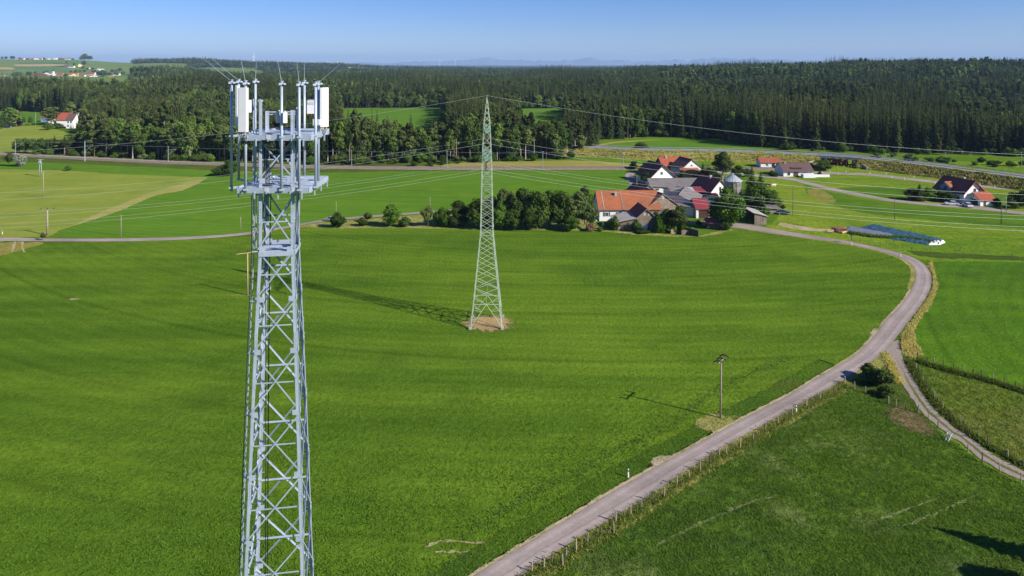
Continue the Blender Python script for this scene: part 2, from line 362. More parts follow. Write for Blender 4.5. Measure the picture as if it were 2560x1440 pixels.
M['leaf_purple'] = foliage('purple_leaves', (.045, .018, .022), (.06, .025, .03), (.04, .02, .02), .1)
M['leaf_brown'] = foliage('reddish_shrub_leaves', (.17, .11, .07), (.21, .14, .085), (.15, .10, .06), .1)
M['ditch'] = foliage('ditch_blades', (.085, .12, .02), (.13, .14, .035), (.07, .12, .02), .3, .3)
M['weed'] = foliage('weed_leaves', (.085, .155, .03), (.11, .18, .04), (.08, .14, .03), .35, 1.5)
M['crop_blade'] = foliage('crop_blades', (.080, .165, .012), (.10, .19, .015), (.09, .17, .015), .4, .15)
M['drygrass'] = foliage('dry_grass_blades', (.66, .56, .26), (.50, .44, .17), (.34, .33, .09), .4, .2)
M['tuft'] = foliage('grass_blades', (.075, .145, .015), (.10, .18, .018), (.085, .15, .022), .4, .15)

# ------------------------------------------------------------------ forest outline (rows where woods start / stop, per photo column)
FRONT = [(-300, 386), (112, 386), (200, 388), (350, 397), (600, 404), (830, 408), (1000, 405), (1200, 402), (1400, 396), (1480, 384), (1496, 362), (1500, 348), (1640, 342), (1800, 348), (1860, 360), (1900, 368), (2100, 376), (2250, 384), (2420, 384), (2560, 392), (2900, 400)]
def woods(x, y):
    """0 = open, else region id: 1 belt by the railway, 2 big wood, 3 far wood"""
    u = 1280 + x / y * F; v = HZ + F * H / y
    w = 3.0 * noise.noise(Vector((x / 25, y / 25, 9)))
    if v > interp(FRONT, u) + w: return 0
    if u < 105:
        if v > 279 + w: return 0
        if 279 >= v > 272 and False: return 0
    elif u < 205:
        if v < 372 - w and v > 282: return 0
        if v > 372: return 1
    elif u < 850:
        if v > 262: return 1
    elif u < 1112:
        if v > 384 + w * .5: return 1
        if v > 270 + w * .3: return 0
    elif u < 1300:
        if v > 262: return 1
    elif u < 1412:
        if v > 372 + w: return 1
        if v > 271 + w * .3: return 0
    if y > 1280 and u < 335 + 20 * noise.noise(Vector((x / 80, y / 80, 1))): return 0
    if y > 2250:
        if u < 330:
            return 0
        if u < 480 + w * 10 and y < 3650: return 0
        if u < 660 and 2500 < y < 3300: return 0
        if 700 < u < 1000 and 2800 < y < 3200: return 0
        if 860 < u < 1010 and 3600 < y < 4700: return 0
        if noise.noise(Vector((x / 500, y / 700, 5))) > .38: return 0
    return 2 if y < 1300 else 3

# ------------------------------------------------------------------ ground: one sheet to the horizon
def build_ground():
    rad = [2, 15, 30] + [40 + 8 * i for i in range(146)]
    r = rad[-1]
    while r < 42000: r *= 1.06 if r < 6000 else 1.25; rad.append(r)
    ang = [R(a) for a in list(np.arange(-62, 62.01, .7))] + [R(a) for a in range(70, 298, 8)]
    n = len(ang); vs = [(0, 0, 0)]; fs = []; mi = []
    for r in rad:
        for a in ang:
            x, y = r * math.sin(a), r * math.cos(a); vs.append((x, y, terrain(x, y)))
    for k in range(n): fs.append((0, 1 + (k + 1) % n, 1 + k)); mi.append(0)
    for i in range(len(rad) - 1):
        for k in range(n):
            a, b = 1 + i * n + k, 1 + i * n + (k + 1) % n
            fs.append((a, b, b + n, a + n))
            cx = (vs[a][0] + vs[b + n][0]) / 2; cy = (vs[a][1] + vs[b + n][1]) / 2
            m = 0
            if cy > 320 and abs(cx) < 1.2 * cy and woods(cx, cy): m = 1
            elif cy > 1200 and woods(cx, cy) == 0: m = 2
            if cy > 6000: m = 1
            mi.append(m)
    me = bpy.data.meshes.new('ground'); me.from_pydata(vs, [], fs)
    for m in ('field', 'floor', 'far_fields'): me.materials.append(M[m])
    me.polygons.foreach_set('material_index', mi); me.polygons.foreach_set('use_smooth', [True] * len(fs)); me.update()
    o = link('ground', me); tag(o, kind='structure'); return o
build_ground()

def spline(pts, n):
    pts = [Vector(p) for p in pts]; out = []
    m = len(pts)
    for i in range(m - 1):
        p0, p1, p2, p3 = pts[max(i - 1, 0)], pts[i], pts[i + 1], pts[min(i + 2, m - 1)]
        for k in range(n):
            t = k / n
            out.append(.5 * ((2 * p1) + (p2 - p0) * t + (2 * p0 - 5 * p1 + 4 * p2 - p3) * t * t + (3 * p1 - p0 - 3 * p2 + p3) * t ** 3))
    out.append(pts[-1]); return out
def resample(pts, n):
    L = [0]
    for a, b in zip(pts, pts[1:]): L.append(L[-1] + (b - a).length)
    out = []; j = 0
    for i in range(n):
        s = L[-1] * i / (n - 1)
        while j < len(L) - 2 and L[j + 1] < s: j += 1
        t = 0 if L[j + 1] == L[j] else (s - L[j]) / (L[j + 1] - L[j]); out.append(pts[j].lerp(pts[j + 1], min(1, t)))
    return out
def ribbon(name, lpx, rpx, mat, z, n=120, world=False, jit=0.0):
    L = resample(spline([p if world else P(*p) for p in lpx], 10), n); Rr = resample(spline([p if world else P(*p) for p in rpx], 10), n)
    K = 8; vs = []; fs = []; uv = []
    for i in range(n):
        a, b = L[i].copy(), Rr[i].copy()
        if jit:
            d = (b - a).normalized()
            a += d * jit * noise.noise(Vector((a.x / 1.7, a.y / 1.7, 1))); b += d * jit * noise.noise(Vector((b.x / 1.7, b.y / 1.7, 5)))
        for k in range(K + 1):
            p = a.lerp(b, k / K); vs.append((p.x, p.y, p.z + z)); uv.append((k / K, i / (n - 1)))
    for i in range(n - 1):
        for k in range(K):
            a = i * (K + 1) + k; fs.append((a, a + 1, a + K + 2, a + K + 1))
    me = bpy.data.meshes.new(name); me.from_pydata(vs, [], fs); me.materials.append(mat)
    u = me.uv_layers.new(name='UVMap')
    for lp in me.loops: u.data[lp.index].uv = uv[lp.vertex_index]
    me.update(); o = link(name, me); 
    if sum(p.normal.z for p in me.polygons) < 0: me.flip_normals()
    return tag(o, kind='structure')
def sheet(name, px, mat, z, jit=0.0, world=False, sm=6, drape=False):
    pts = [p if world else (PT(*p) if drape else P(*p)) for p in px]
    pts = spline(pts + [pts[0]], sm)[:-1] if sm > 1 else pts
    if jit:
        q = []
        for i, p in enumerate(pts):
            a = pts[i - 1]; d = p - a; m = max(1, min(60, int(d.length / max(jit, .4))))
            for k in range(m): q.append(a.lerp(p, (k + 1) / m))
        pts = [p + Vector((noise.noise(Vector((p.x / (2 * jit), p.y / (2 * jit), 0))), noise.noise(Vector((p.x / (2 * jit), p.y / (2 * jit), 7))), 0)) * jit * 1.2 for p in q]
    flat = [Vector((p.x, p.y, 0)) for p in pts]
    tris = tessellate_polygon([flat])
    bm = bmesh.new(); vs = [bm.verts.new((p.x, p.y, 0)) for p in flat]
    for t in tris:
        try: bm.faces.new([vs[i] for i in t])
        except ValueError: pass
    if drape:
        for _ in range(6):
            es = [e for e in bm.edges if e.calc_length() > 90]
            if not es: break
            bmesh.ops.subdivide_edges(bm, edges=es, cuts=1)
            bmesh.ops.triangulate(bm, faces=bm.faces[:])
    for v in bm.verts: v.co.z = (terrain(v.co.x, v.co.y) if drape else 0) + z
    for f in bm.faces:
        f.normal_update()
        if f.normal.z < 0: f.normal_flip()
    me = bpy.data.meshes.new(name); bm.to_mesh(me); bm.free(); me.materials.append(mat)
    if drape: me.polygons.foreach_set('use_smooth', [True] * len(me.polygons))
    return tag(link(name, me), kind='structure')

# ------------------------------------------------------------------ fields
sheet('hay_meadow', [(-120, 424), (0, 424), (67, 424), (180, 427), (333, 437), (519, 444), (490, 462), (455, 476), (400, 484), (350, 505), (305, 524), (222, 552), (160, 572), (122, 590), (60, 593), (-120, 594)], M['hay'], .012, .6)
sheet('pale_meadow_edge', [(519, 445), (488, 462), (452, 477), (400, 486), (352, 504), (300, 527), (230, 550), (160, 572), (135, 580), (190, 560), (240, 536), (290, 515), (350, 492), (385, 478), (440, 464), (480, 452)], M['haybright'], .024, .8)
sheet('green_strip', [(-100, 400), (30, 404), (70, 404), (150, 409), (300, 416), (500, 421), (560, 424), (560, 442), (519, 443), (333, 436), (180, 425), (60, 423), (-100, 423)], M['field_mid'], .012, .6)
sheet('middle_field', [(125, 591), (160, 573), (222, 553), (305, 526), (375, 489), (455, 478), (500, 458), (530, 444), (800, 432), (1040, 424), (1300, 426), (1540, 422), (1563, 430), (1566, 445), (1575, 462), (1585, 470), (1560, 478), (1400, 500), (1180, 520), (1090, 530), (990, 540), (860, 549), (800, 554), (700, 568), (620, 581), (540, 589), (440, 596), (300, 597)], M['field_mid'], .018, .5)
sheet('rail_verge', [(-100, 389), (80, 390), (212, 399), (425, 408), (550, 412), (830, 419), (1044, 421), (1300, 423.5), (1500, 423.5), (1500, 426), (1040, 428), (850, 431), (560, 427), (400, 419), (212, 411), (80, 406), (-100, 401)], M['verge_dark'], .03, .8)
sheet('dry_yellow_field', [(980, 418), (1100, 412), (1180, 405), (1280, 404), (1420, 401), (1540, 406), (1640, 412), (1660, 419), (1560, 422), (1300, 419.5), (1100, 419)], M['tan'], .02, .8)
sheet('scrub_strip', [(560, 402), (700, 402), (840, 404), (960, 398), (1080, 398), (1130, 404), (1100, 411), (980, 417), (820, 415), (600, 410)], M['verge_dark'], .016, 1.2)
sheet('light_green_field', [(1420, 398), (1480, 396), (1600, 394), (1750, 400), (1790, 408), (1700, 412), (1560, 406), (1480, 403)], M['field_mid'], .024, .6)
sheet('forest_edge_field', [(1486, 366), (1530, 354), (1640, 348), (1740, 348), (1840, 358), (1905, 368), (1890, 379), (1780, 375), (1640, 373), (1500, 368)], M['field_mid'], .02, .6)
sheet('forest_edge_dry_strip', [(1484, 366), (1530, 355), (1640, 348.5), (1640, 350), (1540, 358), (1500, 366)], M['tan'], .03, .4)
sheet('right_valley_meadow', [(1780, 398), (1900, 385), (2150, 388), (2300, 396), (2430, 404), (2700, 415), (2700, 700), (2340, 655), (2240, 628), (2120, 604), (1990, 588), (1890, 572), (1860, 560), (1840, 520), (1850, 470), (1780, 440)], M['meadow_r'], .012, .6)
sheet('mown_strip_right', [(1905, 455), (1930, 455), (1980, 462), (2040, 485), (2100, 520), (2240, 545), (2560, 575), (2700, 590), (2700, 602), (2400, 585), (2100, 552), (1990, 540), (1940, 500)], M['meadow_r2'], .020, .8)
sheet('dark_pasture', [(2012, 461), (2070, 478), (2140, 492), (2235, 506), (2338, 516), (2450, 527), (2700, 549), (2700, 588), (2560, 572), (2300, 548), (2160, 532), (2080, 512), (2020, 486)], M['meadow_dark'], .028, .8)
sheet('meadow_bump', [(2015, 475), (2040, 470), (2062, 480), (2085, 495), (2085, 507), (2050, 503), (2030, 492)], M['scrub'], .034, 1.0)
sheet('upper_meadow', [(1985, 447), (2060, 437), (2158, 441), (2270, 453), (2360, 462), (2454, 472), (2700, 488), (2700, 470), (2560, 440), (2300, 417), (2290, 448), (2160, 433), (2060, 428), (2050, 440)], M['meadow_r2'], .020, .6)
sheet('crop_strip_right', [(2090, 470), (2150, 467), (2260, 470), (2360, 474), (2460, 482), (2700, 500), (2700, 520), (2480, 517), (2360, 505), (2230, 498), (2140, 486)], M['meadow_dark'], .034, .6)
sheet('fresh_field_right', [(2338, 655), (2420, 654), (2560, 657), (2760, 670), (2760, 1020), (2560, 963), (2440, 935), (2370, 915), (2310, 893), (2285, 860), (2280, 820), (2310, 785), (2345, 740), (2350, 700)], M['field_r'], .016, .5)
sheet('road_side_meadow', [(1880, 566), (1990, 577), (2130, 598), (2230, 618), (2300, 632), (2440, 640), (2760, 655), (2760, 648), (2560, 634), (2380, 622), (2340, 612), (2230, 604), (2110, 580), (2040, 566), (1950, 560)], M['meadow_r'], .02, .5)
sheet('ditch_line', [(2268, 628), (2330, 630), (2440, 636), (2560, 642), (2760, 648), (2760, 655), (2560, 652), (2440, 648), (2340, 645), (2300, 640)], M['verge_dark'], .03, .7)
sheet('paddock', [(2262, 870), (2300, 893), (2370, 918), (2440, 938), (2560, 968), (2800, 1030), (2800, 1300), (2600, 1215), (2514, 1152), (2415, 1085), (2330, 1010), (2290, 955), (2262, 905)], M['rough'], .016, .4)
sheet('lower_meadow', [(1316, 1442), (1441, 1352), (1597, 1262), (1722, 1177), (1816, 1118), (1954, 1043), (2077, 972), (2141, 934), (2212, 892), (2240, 935), (2268, 988), (2304, 1036), (2345, 1074), (2397, 1112), (2456, 1158), (2560, 1212), (2800, 1330), (2900, 1900), (800, 1900)], M['rough2'], .016, .25)
# far clearings and hill fields
M['clearing'] = grass('clearing_green', (.080, .170, .018), (.100, .195, .022), streak=(.01, .1), contrast=.15, bump=.1)
sheet('forest_clearing', [(862, 273), (980, 271.5), (1118, 272.5), (1116, 300), (1080, 330), (960, 330), (850, 320)], M['clearing'], .3, 1, drape=True)
sheet('forest_clearing', [(1295, 274), (1360, 272), (1415, 273), (1413, 315), (1380, 345), (1330, 345), (1290, 330)], M['clearing'], .3, 1, drape=True)
sheet('village_meadow', [(-150, 325), (40, 316), (110, 318), (215, 345), (215, 370), (110, 376), (60, 382), (-150, 384)], M['hay'], .02, 1)
sheet('village_clearing', [(-60, 282), (60, 280.5), (125, 281), (205, 290), (200, 312), (60, 312), (-60, 310)], M['clearing'], .02, 1)
def drape_world(name, uy, mat, z):
    pts = [Vector(((u - 1280) / F * y, y, 0)) for u, y in uy]
    return sheet(name, [Vector((p.x, p.y, 0)) for p in pts], mat, z, 0, True, 3, True)
drape_world('wheat_field', [(42, 3300), (165, 3310), (165, 3400), (42, 3420)], M['wheat'], 1.2)
drape_world('wheat_field', [(-90, 3100), (30, 3100), (18, 3200), (-90, 3200)], M['wheat'], 1.2)
M['far_green'] = grass('far_green_field', (.085, .165, .05), (.10, .185, .06), streak=(.002, .01), contrast=.1, s1=.003)
drape_world('green_hill_field', [(25, 2980), (165, 2980), (165, 3270), (40, 3270)], M['far_green'], 1.0)
drape_world('green_hill_field', [(50, 3440), (215, 3440), (190, 3560), (60, 3560)], M['far_green'], 1.0)
drape_world('pale_far_field', [(870, 4000), (1010, 4000), (1000, 4500), (880, 4500)], M['wheat'], 1.0)

# ------------------------------------------------------------------ roads
ML = [(1050, 1545), (1185, 1440), (1360, 1334), (1535, 1228), (1707, 1131), (1872, 1040), (1960, 995), (2062, 934), (2141, 886), (2190, 835), (2216, 800), (2246, 770), (2270, 738), (2286, 705), (2286, 672), (2262, 650), (2220, 634), (2160, 619), (2080, 604), (1980, 590), (1900, 578), (1840, 569), (1790, 562)]
MR = [(1215, 1545), (1310, 1440), (1441, 1349), (1597, 1259), (1722, 1174), (1816, 1115), (1954, 1038), (2077, 969), (2141, 931), (2205, 885), (2246, 838), (2275, 800), (2306, 760), (2325, 725), (2329, 690), (2315, 665), (2285, 645), (2240, 630), (2180, 616), (2100, 600), (2000, 584), (1915, 570), (1850, 560), (1800, 553)]
road = ribbon('country_road', ML, MR, M['asphalt'], .060, 260)
sheet('farm_yard', [(1700, 556), (1760, 552), (1800, 548), (1850, 555), (1915, 569), (1880, 573), (1840, 571), (1790, 566), (1740, 563)], M['yard'], .046, .3)
track = ribbon('farm_track', [(2190, 868), (2217, 888), (2240, 928), (2269, 983), (2304, 1030), (2345, 1068), (2397, 1106), (2456, 1152), (2514, 1185), (2560, 1205), (2700, 1270)], [(2248, 850), (2254, 880), (2262, 905), (2287, 954), (2322, 1007), (2368, 1053), (2415, 1088), (2470, 1129), (2514, 1153), (2560, 1180), (2700, 1245)], M['track'], .046, 140, jit=.5)
ribbon('left_road', [(-150, 594), (0, 594), (130, 596.5), (300, 596.5), (450, 593), (560, 587), (640, 578), (720, 565), (800, 551), (900, 541), (1000, 534), (1090, 527), (1180, 520), (1300, 510)], [(-150, 603), (0, 603), (130, 604), (300, 604), (450, 600), (560, 593), (640, 584), (720, 570), (800, 556), (900, 546), (1000, 538), (1090, 531), (1180, 524), (1300, 514)], M['asphalt'], .060, 160)
ribbon('farm_lane', [(1615, 430), (1580, 430), (1563, 436), (1565, 446), (1575, 462), (1585, 480)], [(1615, 434), (1590, 434), (1585, 439), (1590, 447), (1600, 462), (1610, 480)], M['asphalt'], .060, 40)
ribbon('side_lane', [(1780, 427), (1850, 432), (1900, 437), (1964, 442), (2016, 454), (2080, 469), (2158, 485), (2235, 499), (2338, 509), (2416, 513), (2560, 530), (2700, 545)], [(1780, 434), (1850, 438), (1900, 443), (1964, 449), (2016, 461), (2080, 477), (2158, 492), (2235, 505), (2338, 515.5), (2416, 521), (2560, 537), (2700, 552)], M['asphalt'], .060, 120)
sheet('house_forecourt', [(2350, 507), (2440, 512), (2440, 522), (2350, 514)], M['asphalt'], .052, .2)
ribbon('village_road', [(1960, 424), (2010, 427), (2055, 430), (2158, 433.5), (2209, 437), (2274, 445), (2364, 455), (2454, 463), (2560, 471), (2700, 480)], [(1960, 429), (2010, 432), (2055, 435), (2158, 439), (2209, 443), (2274, 451), (2364, 461), (2454, 469), (2560, 478), (2700, 488)], M['asphalt'], .060, 80)
# sandy / dry verges hugging the roads
def offs(pts, d0, d1, a=0, b=None):
    """band between offsets d0..d1 metres left of a ground polyline"""
    p = resample(spline([P(*q) for q in pts], 8), 120)[a:b]; L = []; Rr = []
    for i, q in enumerate(p):
        t = (p[min(i + 1, len(p) - 1)] - p[max(i - 1, 0)]).normalized(); nrm = Vector((-t.y, t.x, 0))
        L.append(q + nrm * d0); Rr.append(q + nrm * d1)
    return L, Rr
def band(name, pts, d0, d1, mat, z, a=0, b=None, jit=.5):
    L, Rr = offs(pts, d0, d1, a, b); return ribbon(name, L[::3] + [L[-1]], Rr[::3] + [Rr[-1]], mat, z, 240, True, jit)
band('sandy_verge', ML, -.45, .55, M['sand_b'], .040, 0, 75, .1)
band('green_verge', ML, .1, 3.4, M['rough_b'], .024, 0, 46, .3)
band('dry_verge', MR, -2.2, .5, M['verge_b'], .036, 0, 52, .2)
sheet('tall_dry_verge', [(2330, 655), (2340, 690), (2346, 720), (2330, 760), (2300, 800), (2284, 830), (2292, 860), (2305, 885), (2290, 896), (2262, 893), (2250, 865), (2252, 838), (2278, 800), (2310, 760), (2328, 725), (2331, 690), (2318, 665)], M['verge'], .040, .5)
sheet('junction_verge', [(2214, 887), (2200, 893), (2150, 925), (2100, 955), (2130, 975), (2200, 985), (2260, 1010), (2285, 1018), (2262, 975), (2238, 930)], M['verge_dark'], .030, .6)
band('dry_road_edge', ML, -.3, 1.2, M['verge_b'], .034, 74, 120, .3)
sheet('hedge_verge', [(690, 574), (800, 558), (900, 549), (1000, 541), (1090, 534), (1180, 527), (1300, 520), (1500, 540), (1560, 560), (1650, 584), (1720, 588), (1770, 583), (1810, 574), (1850, 571), (1830, 576), (1770, 590), (1700, 592), (1600, 588), (1500, 579), (1300, 575), (1150, 573), (1000, 571), (850, 571), (760, 569)], M['verge'], .030, .7)
sheet('farm_ground', [(1470, 560), (1520, 520), (1600, 480), (1640, 440), (1760, 440), (1900, 452), (1930, 500), (1945, 540), (1910, 568), (1850, 571), (1800, 577), (1740, 590), (1640, 584), (1540, 576)], M['meadow_dark'], .038, .7)
sheet('bare_patch', [(1625, 1160), (1640, 1142), (1690, 1136), (1720, 1133), (1700, 1144), (1660, 1165), (1612, 1182)], M['sand_g'], .045, .3)
sheet('bare_patch', [(2172, 850), (2184, 820), (2215, 812), (2206, 828), (2190, 846)], M['sand_g'], .045, .3)
sheet('soil_patch', [(2200, 1004), (2240, 1008), (2300, 1034), (2332, 1062), (2328, 1092), (2280, 1086), (2236, 1060), (2206, 1030)], M['soil'], .040, .5)
sheet('straw_patch', [(1146, 816), (1162, 790), (1220, 785), (1276, 790), (1292, 812), (1274, 829), (1230, 832), (1176, 833)], M['straw'], .034, .8)
sheet('dry_patch', [(1740, 1050), (1790, 1030), (1830, 1030), (1860, 1048), (1810, 1076), (1735, 1088)], M['verge_g'], .030, .3)
for q in ([(2180, 1338), (2260, 1312), (2350, 1275), (2440, 1235), (2480, 1215), (2482, 1219), (2442, 1240), (2352, 1281), (2262, 1318), (2182, 1343)], [(2120, 1322), (2200, 1295), (2300, 1258), (2400, 1222), (2402, 1226), (2302, 1263), (2202, 1301), (2122, 1328)], [(1560, 1395), (1700, 1330), (1850, 1262), (2000, 1215), (2002, 1220), (1852, 1268), (1702, 1337), (1562, 1403)]):
    sheet('pale_wheel_mark', q, M['mark'], .022, .3)
sheet('dry_patch', [(172, 747), (195, 745), (196, 749), (175, 750)], M['sand'], .030, .3)
for q in ([(1060, 1365), (1110, 1350), (1180, 1355), (1250, 1361), (1250, 1364), (1180, 1359), (1110, 1355), (1062, 1370)], [(1090, 1378), (1160, 1378), (1230, 1384), (1230, 1387), (1160, 1382), (1092, 1382)]):
    sheet('bare_wheel_mark', q, M['sand'], .022, .25)
sheet('bare_wheel_mark', [(34, 605), (40, 605), (36, 622), (33, 628), (28, 627)], M['sand'], .03, .3)
sheet('bare_wheel_mark', [(53, 605), (59, 605), (58, 620), (64, 630), (56, 628)], M['sand'], .03, .3)
sheet('dry_field_corner', [(-60, 612), (20, 606), (110, 607), (60, 622), (0, 640), (-60, 650)], M['scrub'], .024, 1.5)
sheet('silo_track', [(1950, 556), (2000, 565), (2060, 573), (2110, 568), (2120, 571), (2070, 578), (2010, 576), (1950, 565)], M['sand'], .036, .5)
sheet('pole_dry_strip', [(580, 737), (625, 737), (625, 740), (580, 739)], M['verge'], .03, .4)

# ------------------------------------------------------------------ railway line
RA = [P(u, v) for u, v in ((-200, 382), (0, 386), (62, 389), (212, 397), (425, 407), (550, 411), (825, 419), (1106, 422), (1325, 422.3), (1500, 422), (1700, 422), (1900, 423.5), (2060, 424))]
def along(pts, n):
    p = resample(spline(pts, 8), n); N = []
    for i in range(n):
        t = (p[min(i + 1, n - 1)] - p[max(i - 1, 0)]).normalized(); N.append(Vector((-t.y, t.x, 0)))
    return p, N
def profile(mb, pts, prof, n=150):
    """sweep a cross-section (offset, height) along a ground polyline"""
    p, N = along(pts, n); m = len(prof); base = len(mb.v)
    mb.v += [tuple(q + nn * o + Vector((0, 0, h))) for q, nn in zip(p, N) for o, h in prof]
    for i in range(n - 1):
        for k in range(m - 1):
            a = base + i * m + k; mb.f.append((a, a + m, a + m + 1, a + 1)); mb.m.append(mb.mi)
rail = empty('railway_track', RA[6], 0); tag(rail, kind='structure')
rail.location = (0, 0, 0)
b = MB(); profile(b, RA, [(-3.4, .02), (-1.9, .75), (1.9, .75), (3.4, .02)]); b.build('ballast_bed', M['ballast'], rail)
b = MB()
for o in (-.75, .75): profile(b, RA, [(o - .05, .76), (o - .04, .92), (o + .04, .92), (o + .05, .76)])
b.build('rails', M['rail'], rail)
b = MB(); p, N = along(RA, 700)
for q, nn in zip(p, N): b.box((q.x, q.y, .79), (.28, 2.5, .08), math.atan2(nn.y, nn.x) - math.pi / 2)
tag(b.build('sleepers', M['concrete'], rail), kind='stuff')
# ------------------------------------------------------------------ raised highway on its embankment, with the underpass
def PH(u, v, z=4.0): return P(u, v, z) - Vector((0, 0, z))
HW = [PH(u, v) for u, v in ((1380, 364), (1472, 367), (1622, 373.5), (1785, 376), (1898, 379.5), (2048, 386.5), (2170, 395), (2306, 409), (2442, 426), (2560, 441), (2750, 468))]
hp, hN = along(HW, 400)
def hw_index(u): return min(range(400), key=lambda i: abs(1280 + hp[i].x / hp[i].y * F - u))
g0, g1 = hw_index(2052), hw_index(2152)
def seg_mesh(name, a, b_, prof, mats, parent=None, jit=0):
    mb = MB(); m = len(prof)
    idx = list(range(a, b_ + 1))
    for i in idx:
        for k, (o, h) in enumerate(prof):
            q = hp[i] + hN[i] * o
            jz = jit * noise.noise(Vector((q.x / 6, q.y / 6, k))) if 0 < k < m - 1 else 0
            mb.v.append((q.x, q.y, max(0.0, h + jz)))
    for i in range(len(idx) - 1):
        for k in range(m - 1): mb.f.append((i * m + k, (i + 1) * m + k, (i + 1) * m + k + 1, i * m + k + 1)); mb.m.append(0)
    return mb.build(name, mats, parent)
for a, b_ in ((0, g0), (g1, 399)):
    e = seg_mesh('embankment', a, b_, [(-11.5, .0), (-9, 1.1), (-7, 2.4), (-5.2, 3.6), (-4.4, 3.93), (4.4, 3.93), (9.5, 0)], M['scrub'], None, .5); tag(e, kind='structure')
hwy = seg_mesh('highway', 0, 399, [(-3.9, 4.0), (3.9, 4.0)], M['highway']); tag(hwy, kind='structure')
mk = empty('road_markings'); tag(mk, kind='structure')
for o in (-3.6, 3.6): seg_mesh('edge_line', 0, 399, [(o - .08, 4.006), (o + .08, 4.006)], M['white_paint'], mk)
br = empty('road_bridge', (0, 0, 0), 0, 'concrete road bridge over the underpass beside the dark roofed house', 'bridge')
seg_mesh('deck', g0 - 2, g1 + 2, [(-4.9, 3.1), (-4.9, 4.25), (-4.3, 4.25), (-4.3, 3.95), (4.3, 3.95), (4.3, 4.25), (4.9, 4.25), (4.9, 3.1), (-4.9, 3.1)], M['concrete'], br)
for gi, s in ((g0, 1), (g1, -1)):
    q = hp[gi]; nn = hN[gi]; t = Vector((nn.y, -nn.x, 0)); mb = MB()
    a = q - nn * 5.2; c = q + nn * 5.2
    mb.beam(a + Vector((0, 0, 1.6)), c + Vector((0, 0, 1.6)), .8, 3.2)
    w = a - nn * 6 - t * s * 5 * (1 if s > 0 else 1)
    mb.beam(a + Vector((0, 0, 1.4)), Vector((w.x, w.y, .3)), .4, 2.4)
    mb.build('abutment', M['concrete'], br)
for ua, ub, oo in ((2052, 2119, 2.6), (2129, 2152, .6)):
    a, c = hw_index(ua), hw_index(ub); mb = MB()
    mb.beam(hp[a] + hN[a] * oo + Vector((0, 0, 1.55)), hp[c] + hN[c] * oo + Vector((0, 0, 1.55)), .5, 3.1); mb.build('pier_wall', M['concrete'], br)
i_ = hw_index(2100); q_ = hp[i_] - hN[i_] * 1.5; tr = empty('farm_trailer', (q_.x, q_.y, 0), math.atan2(-hN[i_].x, hN[i_].y), 'red farm trailer standing in the shade under the road bridge', 'trailer')
mb = MB(); mb.box((0, 0, 1.3), (6.2, 2.0, .9)); mb.build('body', M['red_paint'], tr)
for x_ in (-1.8, 1.8):
    for y_ in (-.95, .95): mb = MB(); mb.tube((x_, y_ - .12, .45), (x_, y_ + .12, .45), .45, n=12); mb.build('wheel', M['tyre'], tr)
mb = MB(); mb.beam((-3.1, 0, .9), (-4.6, 0, .6), .12); mb.build('drawbar', M['tyre'], tr)
mb = MB()
for o in (-4.45,):
    for i in range(g0 - 2, g1 + 3, 2):
        q = hp[i] + hN[i] * o; mb.tube(q + Vector((0, 0, 4.25)), q + Vector((0, 0, 5.1)), .04, n=5)
    mb.path([hp[i] + hN[i] * o + Vector((0, 0, 5.1)) for i in range(g0 - 2, g1 + 3)], .04); mb.path([hp[i] + hN[i] * o + Vector((0, 0, 4.7)) for i in range(g0 - 2, g1 + 3)], .03)
mb.build('railing', M['guard'], br)
for o, nm, lab in ((-4.15, 'guard_rail', 'steel guard rail along the near edge of the raised highway'), (4.15, 'guard_rail', 'steel guard rail along the far edge of the raised highway')):
    t = empty(nm, (0, 0, 0), 0, lab, 'guard rail', 'guard rails of the highway')
    mb = MB(); mb.path([hp[i] + hN[i] * o + Vector((0, 0, 4.65)) for i in range(0, 400, 2)], .14, 4); mb.build('rail', M['guard'], t)
    mb = MB()
    for i in range(0, 400, 3):
        q = hp[i] + hN[i] * (o + .12 * (1 if o > 0 else -1)); mb.box((q.x, q.y, 4.3), (.1, .1, .7))
    tag(mb.build('post', M['guard'], t), kind='stuff')
# highway delineators
mb = MB(); mb.box((0, 0, .5), (.14, .12, 1.0)); 
def guide_post(loc, label, group, red=False):
    global GP
    if 'gp' not in PROTO:
        t = empty('guide_post', loc, 0, label, 'guide post', group)
        b = MB(); vs = []
        for z, s in ((0, .075), (.95, .06), (1.03, .035)): vs += [(x * s, y * s, z) for x, y in ((-1, -.8), (1, -.8), (1, .8), (-1, .8))]
        b.add(vs, [(4 * i + k, 4 * i + (k + 1) % 4, 4 * i + 4 + (k + 1) % 4, 4 * i + 4 + k) for i in range(2) for k in range(4)] + [(8, 9, 10, 11)])
        b.build('post', M['white_paint'], t)
        b = MB(); b.box((0, 0, .8), (.15, .125, .16)); b.build('black_band', M['black_iron'], t)
        PROTO['gp'] = t; return t
    return copy_tree(PROTO['gp'], loc, 0, None, label)
guide_post(P(1991, 1032), 'white guide post between the fence and the road, left of the junction', 'roadside guide posts')
for lab, uv in (('white guide post standing just before the bush at the junction', (2112, 958)), ('small white guide post on the field side of the road', (1571, 1194)),
                ('guide post at the outside of the bend by the blue sheets', (2252, 642)), ('guide post beside the pole at the road near the log pile', (2129, 612)),
                ('white guide post in the grass behind the lone T pole at the left edge', (6, 586))):
    guide_post(P(*uv), lab, 'roadside guide posts')
gps = [(2055, 434), (2075, 430), (2096, 436), (2115, 431), (2174, 435), (2230, 445), (2215, 436), (2261, 450), (2285, 445), (2338, 459), (2360, 455), (2407, 464), (2450, 464), (2487, 468)]
for uv in gps: guide_post(P(*uv), 'white guide post along the upper village road', 'guide posts along the village road')

